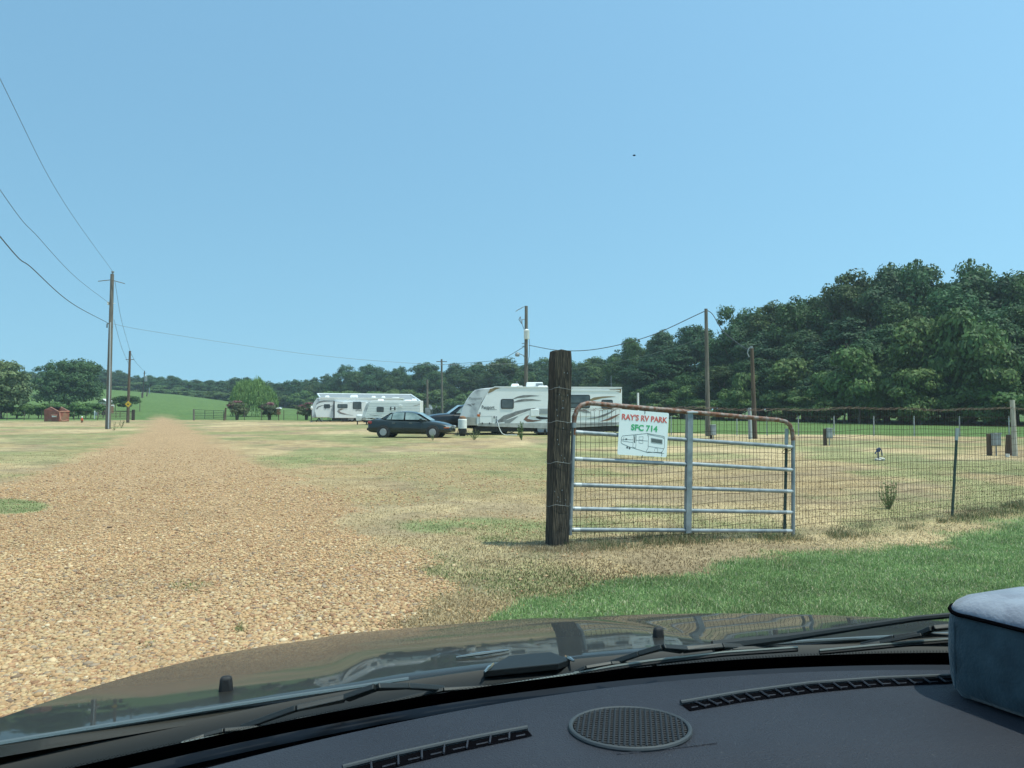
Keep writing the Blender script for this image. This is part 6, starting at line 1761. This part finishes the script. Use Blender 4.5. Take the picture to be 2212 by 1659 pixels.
# A few specks of dirt stuck to the glass
# roof pillars
def gpt(px, py, o=0.0):
    """point on a surface o metres outside the glass, for a pixel"""
    a = (px - CX) / F; b = (CY - py) / F
    D = Vector((a, math.cos(TH) - b * math.sin(TH), math.sin(TH) + b * math.cos(TH)))
    Dc = Vector((D.x * CA + D.y * SA, -D.x * SA + D.y * CA, D.z)); O_ = Vector((0, 0, EYE))
    off = Vector((0, math.sin(RAKE), math.cos(RAKE))) * o
    t0, t1 = .2, 2.5
    def f(t):
        q = O_ + Dc * t - off
        s = (q.z - 1.028 + .02 * (q.x - UC) ** 2) / (math.sin(RAKE) + .03)
        return q.y - (ws_base(q.x) - s * math.cos(RAKE) + .03 * s * s)
    for _ in range(50):
        tm = (t0 + t1) / 2
        if f(tm) < 0: t0 = tm
        else: t1 = tm
    return O_ + Dc * t0
def flatbar(m, A, w, th):
    for i in range(len(A) - 1):
        e = (A[i + 1] - A[i]).normalized(); up = Vector((0, math.sin(RAKE), math.cos(RAKE))); sd_ = e.cross(up).normalized()
        vs = []
        for p, wi in ((A[i], w[i]), (A[i + 1], w[i + 1])):
            for a, b in ((-1, -1), (1, -1), (.75, 1), (-.75, 1)): vs.append(p + sd_ * a * wi + up * b * th)
        m.add(vs, [(3, 2, 1, 0), (4, 5, 6, 7), (0, 1, 5, 4), (1, 2, 6, 5), (2, 3, 7, 6), (3, 0, 4, 7)])
def wiper(blade, brackets, rivets, arm, aw):
    P0 = [gpt(*p, .010) for p in blade]
    root_ = MB().tube(P0, .0042, 6).build('wiper', M['rubber'], car, smooth=True)
    MB().tube([p + Vector((0, -.001, .0045)) for p in P0], .0022, 6).build('blade_spine', M['chrome'], root_, smooth=True)
    for br in brackets:
        m = MB(); k = len(br); flatbar(m, [gpt(*p, .014 + .006 * math.sin(math.pi * i / (k - 1))) for i, p in enumerate(br)], [.0028 + .003 * math.sin(math.pi * i / (k - 1)) for i in range(k)], .003); m.build('bracket', M['wiper'], root_, bevel=.001)
    m = MB(); flatbar(m, [gpt(*p, .024) for p in arm], aw, .0045); m.build('arm', M['wiper'], root_, bevel=.0015)
    m = MB()
    for p in rivets: m.lathe([(.0032, -.002), (.0032, .002), (.001, .003)], gpt(*p, .031), 8)
    m.build('rivet', M['chrome'], root_)
wiper([(392, 1612), (520, 1586), (658, 1559), (850, 1524), (1062, 1489), (1310, 1449)],
      [[(392, 1606), (440, 1590), (483, 1578), (600, 1568)], [(640, 1556), (760, 1537), (957, 1490), (1062, 1484)]],
      [(483, 1579), (762, 1504), (957, 1487)],
      [(520, 1572), (640, 1530), (746, 1508), (812, 1484), (880, 1482), (957, 1487)], [.003, .006, .012, .010, .005, .005])
wiper([(1240, 1459), (1320, 1445), (1400, 1433), (1560, 1414), (1722, 1403)],
      [[(1237, 1455), (1265, 1442), (1319, 1433), (1400, 1430), (1430, 1441)], [(1560, 1410), (1580, 1402), (1652, 1399), (1722, 1402)]],
      [(1319, 1432), (1468, 1401), (1652, 1400)],
      [(1310, 1436), (1380, 1412), (1430, 1398), (1478, 1403), (1560, 1395), (1652, 1398)], [.005, .005, .008, .012, .005, .005])
wiper([(1770, 1410), (1950, 1393), (2100, 1382), (2230, 1374)], [[(1830, 1402), (1900, 1388), (1990, 1371), (2060, 1372)]],
      [(1990, 1371)], [(1860, 1393), (1930, 1377), (1985, 1370), (2015, 1357), (2090, 1350), (2200, 1346)], [.002, .004, .010, .009, .006, .006])
MB().tube([gpt(*p, .03) for p in ((1540, 1398), (1620, 1388), (1700, 1378), (1860, 1354), (1980, 1336), (2080, 1327), (2212, 1318))], [.012, .010, .0075, .006, .0055, .005, .004], 8).build('wiper_arm', M['wiper'], car, smooth=True)
m = MB(); c = gpt(1370, 336, -.002); m.lathe([(.0009, 0), (.0006, .0004)], c, 6)
m.build('speck', M['dash_dark'], pane)

# ---- dashboard
def dash_front(u): return 1.165 - .25 * (u - UC) ** 2
def dash_z(u, v):
    t = max(0.0, dash_front(u) - v)
    z = 1.052 - .004 * math.exp(t * -30) - .012 * (u - UC) ** 2
    z -= .030 * max(0, t - .10) ** 1.6 * 3 * .3
    st = 1 / (1 + math.exp(-(t - (.285 + .10 * (u - UC))) / .008))
    z -= .006 * st + .10 * max(0, t - .42) ** 2
    return z
m = MB(); vs = []; nu, nv = 120, 70
for i in range(nv + 1):
    for j in range(nu + 1):
        u = UC - .92 + 1.84 * j / nu; t = -.004 + .80 * i / nv; v = dash_front(u) - t
        z = dash_z(u, v) - (.012 if i == 0 else 0)
        vs.append((u, v, z))
fs = [(i * (nu + 1) + j, (i + 1) * (nu + 1) + j, (i + 1) * (nu + 1) + j + 1, i * (nu + 1) + j + 1) for i in range(nv) for j in range(nu)]
# turned-down leading edge
m.add(vs, fs)
b0 = len(m.v); m.v += [(x, y + .004, z - .06) for x, y, z in vs[:nu + 1]]
for j in range(nu): m.f.append((j, j + 1, b0 + j + 1, b0 + j)); m.m.append(0)
b1 = len(m.v); m.v += [(x, y - .02, .55) for x, y, z in vs[nv * (nu + 1):]]
for j in range(nu): m.f.append((nv * (nu + 1) + j + 1, nv * (nu + 1) + j, b1 + j, b1 + j + 1)); m.m.append(0)
dash = m.build('dashboard', M['dash'], car, smooth=True)
# black sheet under the gap between dash and glass, standing for its shade
m = MB(); vs = []
for t in (0, 1):
    for j in range(61):
        u = UC - 1.25 + 2.5 * j / 60; vs.append((u, (dash_front(u) - .01) if t == 0 else ws_base(u) - .005, 1.006 - .02 * (u - UC) ** 2))
m.add(vs, [(j, j + 1, 61 + j + 1, 61 + j) for j in range(60)]); m.build('defrost_gap_shade', M['dash_dark'], car)

def on_dash(px, py):
    lo, hi = .35, .9
    for _ in range(40):
        mid = (lo + hi) / 2; c = cp(px, py, mid)
        if c.z > dash_z(c.x, c.y): lo = mid
        else: hi = mid
    return c
# defroster vents: dark slot, ribs, pale lip on the far side
def vent(top_pts, bot_pts, nribs, name='defroster_vent'):
    T = [on_dash(*p) for p in top_pts]; B = [on_dash(*p) for p in bot_pts]
    m = MB(); k = len(T)
    vs = [p + Vector((0, 0, .0012)) for p in T] + [p + Vector((0, 0, .0012)) for p in B]
    m.add(vs, [(i, k + i, k + i + 1, i + 1) for i in range(k - 1)]); v = m.build('defroster_vent', M['dash_dark'], dash)
    m = MB(); m.tube([p + Vector((0, .002, .004)) for p in T], .0032, 8); m.build('vent_rim', M['trim_light'], v, smooth=True)
    def lerp_poly(Q, t):
        s = t * (len(Q) - 1); i = min(int(s), len(Q) - 2); return Q[i].lerp(Q[i + 1], s - i)
    m = MB()
    for i in range(1, nribs):
        t = i / nribs; a = lerp_poly(T, t); b = lerp_poly(B, min(1, t + .35 / nribs)); m.tube([a + Vector((0, 0, .0035)), b + Vector((0, 0, .0035))], .0016, 5)
    a, b = [p.lerp(q_, .72) + Vector((0, 0, .002)) for p, q_ in ((T[0], B[0]), (T[-1], B[-1]))]
    for i in range(nribs):
        t = (i + .35) / nribs; t2 = (i + .85) / nribs
        p0 = lerp_poly(T, t).lerp(lerp_poly(B, t), .7); p1 = lerp_poly(T, t2).lerp(lerp_poly(B, t2), .7); m.tube([p0 + Vector((0, 0, .002)), p1 + Vector((0, 0, .002))], .0012, 4)
    m.build('vent_rib', M['dash'], v)
vent([(1472, 1524), (1600, 1502), (1750, 1482), (1900, 1471), (2060, 1465)], [(1490, 1537), (1610, 1517), (1760, 1497), (1905, 1484), (2065, 1477)], 19)
vent([(1140, 1579), (1060, 1594), (960, 1614), (860, 1636), (740, 1666)], [(1150, 1591), (1075, 1607), (975, 1629), (880, 1652), (765, 1684)], 8)
# speaker grille
c0 = on_dash(1361, 1575); e1 = on_dash(1486, 1580) - c0; e2 = on_dash(1361, 1535) - c0
def ell_p(a, k=1.0, dz=0.0): return c0 + e1 * (math.cos(a) * k) + e2 * (math.sin(a) * k) + Vector((0, 0, dz))
m = MB(); m.add([ell_p(2 * math.pi * i / 48, 1, .0015) for i in range(48)], [tuple(range(48))]); g = m.build('speaker_grille', M['dash_dark'], dash)
MB().tube([ell_p(2 * math.pi * i / 56, 1.04, .002) for i in range(57)], .0036, 8).build('grille_rim', M['trim_light'], g, smooth=True)
m = MB()
for i in range(-10, 11):
    x = i / 11; h = math.sqrt(max(0, 1 - x * x)) * .98; m.tube([c0 + e1 * x - e2 * h + Vector((0, 0, .004)), c0 + e1 * x + e2 * h + Vector((0, 0, .004))], .0017, 4)
for i in range(-8, 9):
    x = i / 9; h = math.sqrt(max(0, 1 - x * x)) * .98; m.tube([c0 + e2 * x - e1 * h + Vector((0, 0, .0025)), c0 + e2 * x + e1 * h + Vector((0, 0, .0025))], .0013, 4)
m.build('grille_bar', M['trim_grille'], g)
for (p0, p1, r0) in (((1333, 1630), (1440, 1619), .0014), ((1440, 1619), (1548, 1606), .0012)):
    MB().tube([on_dash(*p0) + Vector((0, 0, .0004)), on_dash(*p1) + Vector((0, 0, .0004))], r0, 6).build('lid_edge', M['dash'], dash, smooth=True)

# ---- cushion lying on the dash
def cushion():
    c = cp(2056, 1492, EYE - 1.05)
    root = empty('cushion', (0, 0, 0), 0, 'blue grey velvet box cushion with its top coloured as sunlit, lying on the dashboard at the right', 'cushion')
    # plan: a rounded outline in world x, y
    def P_(px, py, z):
        a = (px - CX) / F; b = (CY - py) / F; t = (z - EYE) / (math.sin(TH) + b * math.cos(TH)); return Vector((a * t, t * (math.cos(TH) - b * math.sin(TH)), z))
    k0 = P_(2057, 1492, 1.052); k1 = P_(2212, 1546, 1.052)
    # rounded rectangle: left corner near k0, front edge running toward k1
    e = (k1 - k0).normalized(); n = Vector((-e.y, e.x, 0)) * 1
    if n.y < 0: n = -n
    Wd, Dp, r_ = .34, .25, .055
    def outline(grow=0.0, rr=None):
        rr = (rr or r_); pts = []
        for cx, cy, a0 in ((Wd - rr, rr, -90), (Wd - rr, Dp - rr, 0), (rr, Dp - rr, 90), (rr, rr, 180)):
            for q in range(9):
                a = R(a0 + q * 11.25); pts.append((cx + (rr + grow) * math.cos(a), cy + (rr + grow) * math.sin(a)))
        return pts
    base = k0 + Vector((-.006, .0, 0))
    def W_(p, z): return base + e * (p[0] - .012) + n * (p[1] - .012) + Vector((0, 0, z))
    H = .127
    rings = [(-.010, .0), (-.001, .010), (.002, .03), (.004, H * .5), (.003, H - .022), (0, H - .008), (-.002, H)]
    r2 = random.Random(2); m = MB(); N = 36; vs = []
    for gi, (g_, z) in enumerate(rings):
        for i, p in enumerate(outline(g_)): vs.append(W_(p, z) + Vector((0, 0, .0035 * math.sin(i * .7 + 1) * (gi in (0, 6)))) + e * .0012 * math.sin(i * 2.1 + z * 90))
    fs = [(a * N + i, a * N + (i + 1) % N, (a + 1) * N + (i + 1) % N, (a + 1) * N + i) for a in range(len(rings) - 1) for i in range(N)]
    fs.append(tuple(range(N - 1, -1, -1)))
    m.add(vs, fs); body = m.build('side_panel', M['fabric'], root, smooth=True)
    ctr = W_((Wd / 2, Dp / 2), 0)
    m = MB(); vs = []
    tops = [(1.0, H - .002), (1.004, H + .004), (.975, H + .012), (.90, H + .021), (.75, H + .028), (.5, H + .032), (.2, H + .033)]
    for s, z in tops:
        for i, p in enumerate(outline(-.002)):
            q = W_(p, 0); vs.append(ctr + (q - ctr) * s + Vector((0, 0, z + .0012 * math.sin(i * .7 + 1))))
    fs = [(a * N + i, a * N + (i + 1) % N, (a + 1) * N + (i + 1) % N, (a + 1) * N + i) for a in range(len(tops) - 1) for i in range(N)]
    fs.append(tuple((len(tops) - 1) * N + i for i in range(N)))
    m.add(vs, fs); m.build('top_panel', M['fabric_sunlit'], root, smooth=True)
    m = MB(); m.tube([W_(p, H + .001 + .0012 * math.sin(i * .7 + 1)) for i, p in enumerate(outline(.001) + outline(.001)[:1])], .0032, 6, cap=False); m.build('seam', M['dash_dark'], root, smooth=True)
    for q in (20, 33):
        p = outline(.0045)[q]; MB().tube([W_(p, .012), W_(p, H * .5), W_(p, H - .012)], .0011, 5).build('side_seam', M['fabric'], body)
cushion()
# ---------------------------------------------------------------- hazy summer air
hm = bpy.data.materials.new('haze'); hm.use_nodes = True
_n = hm.node_tree.nodes
for n in list(_n):
    if n.type == 'BSDF_PRINCIPLED': _n.remove(n)
pv = _n.new('ShaderNodeVolumePrincipled'); pv.inputs['Color'].default_value = (0.80, 0.93, 1.0, 1); pv.inputs['Density'].default_value = 0.00045; pv.inputs['Anisotropy'].default_value = 0.2
hm.node_tree.links.new(pv.outputs[0], _n['Material Output'].inputs['Volume'])
o = MB().box((0, 150, 14.5), (900, 700, 35)).build('haze', hm); o['kind'] = 'stuff'; o['label'] = 'thin pale blue summer haze over the fields'
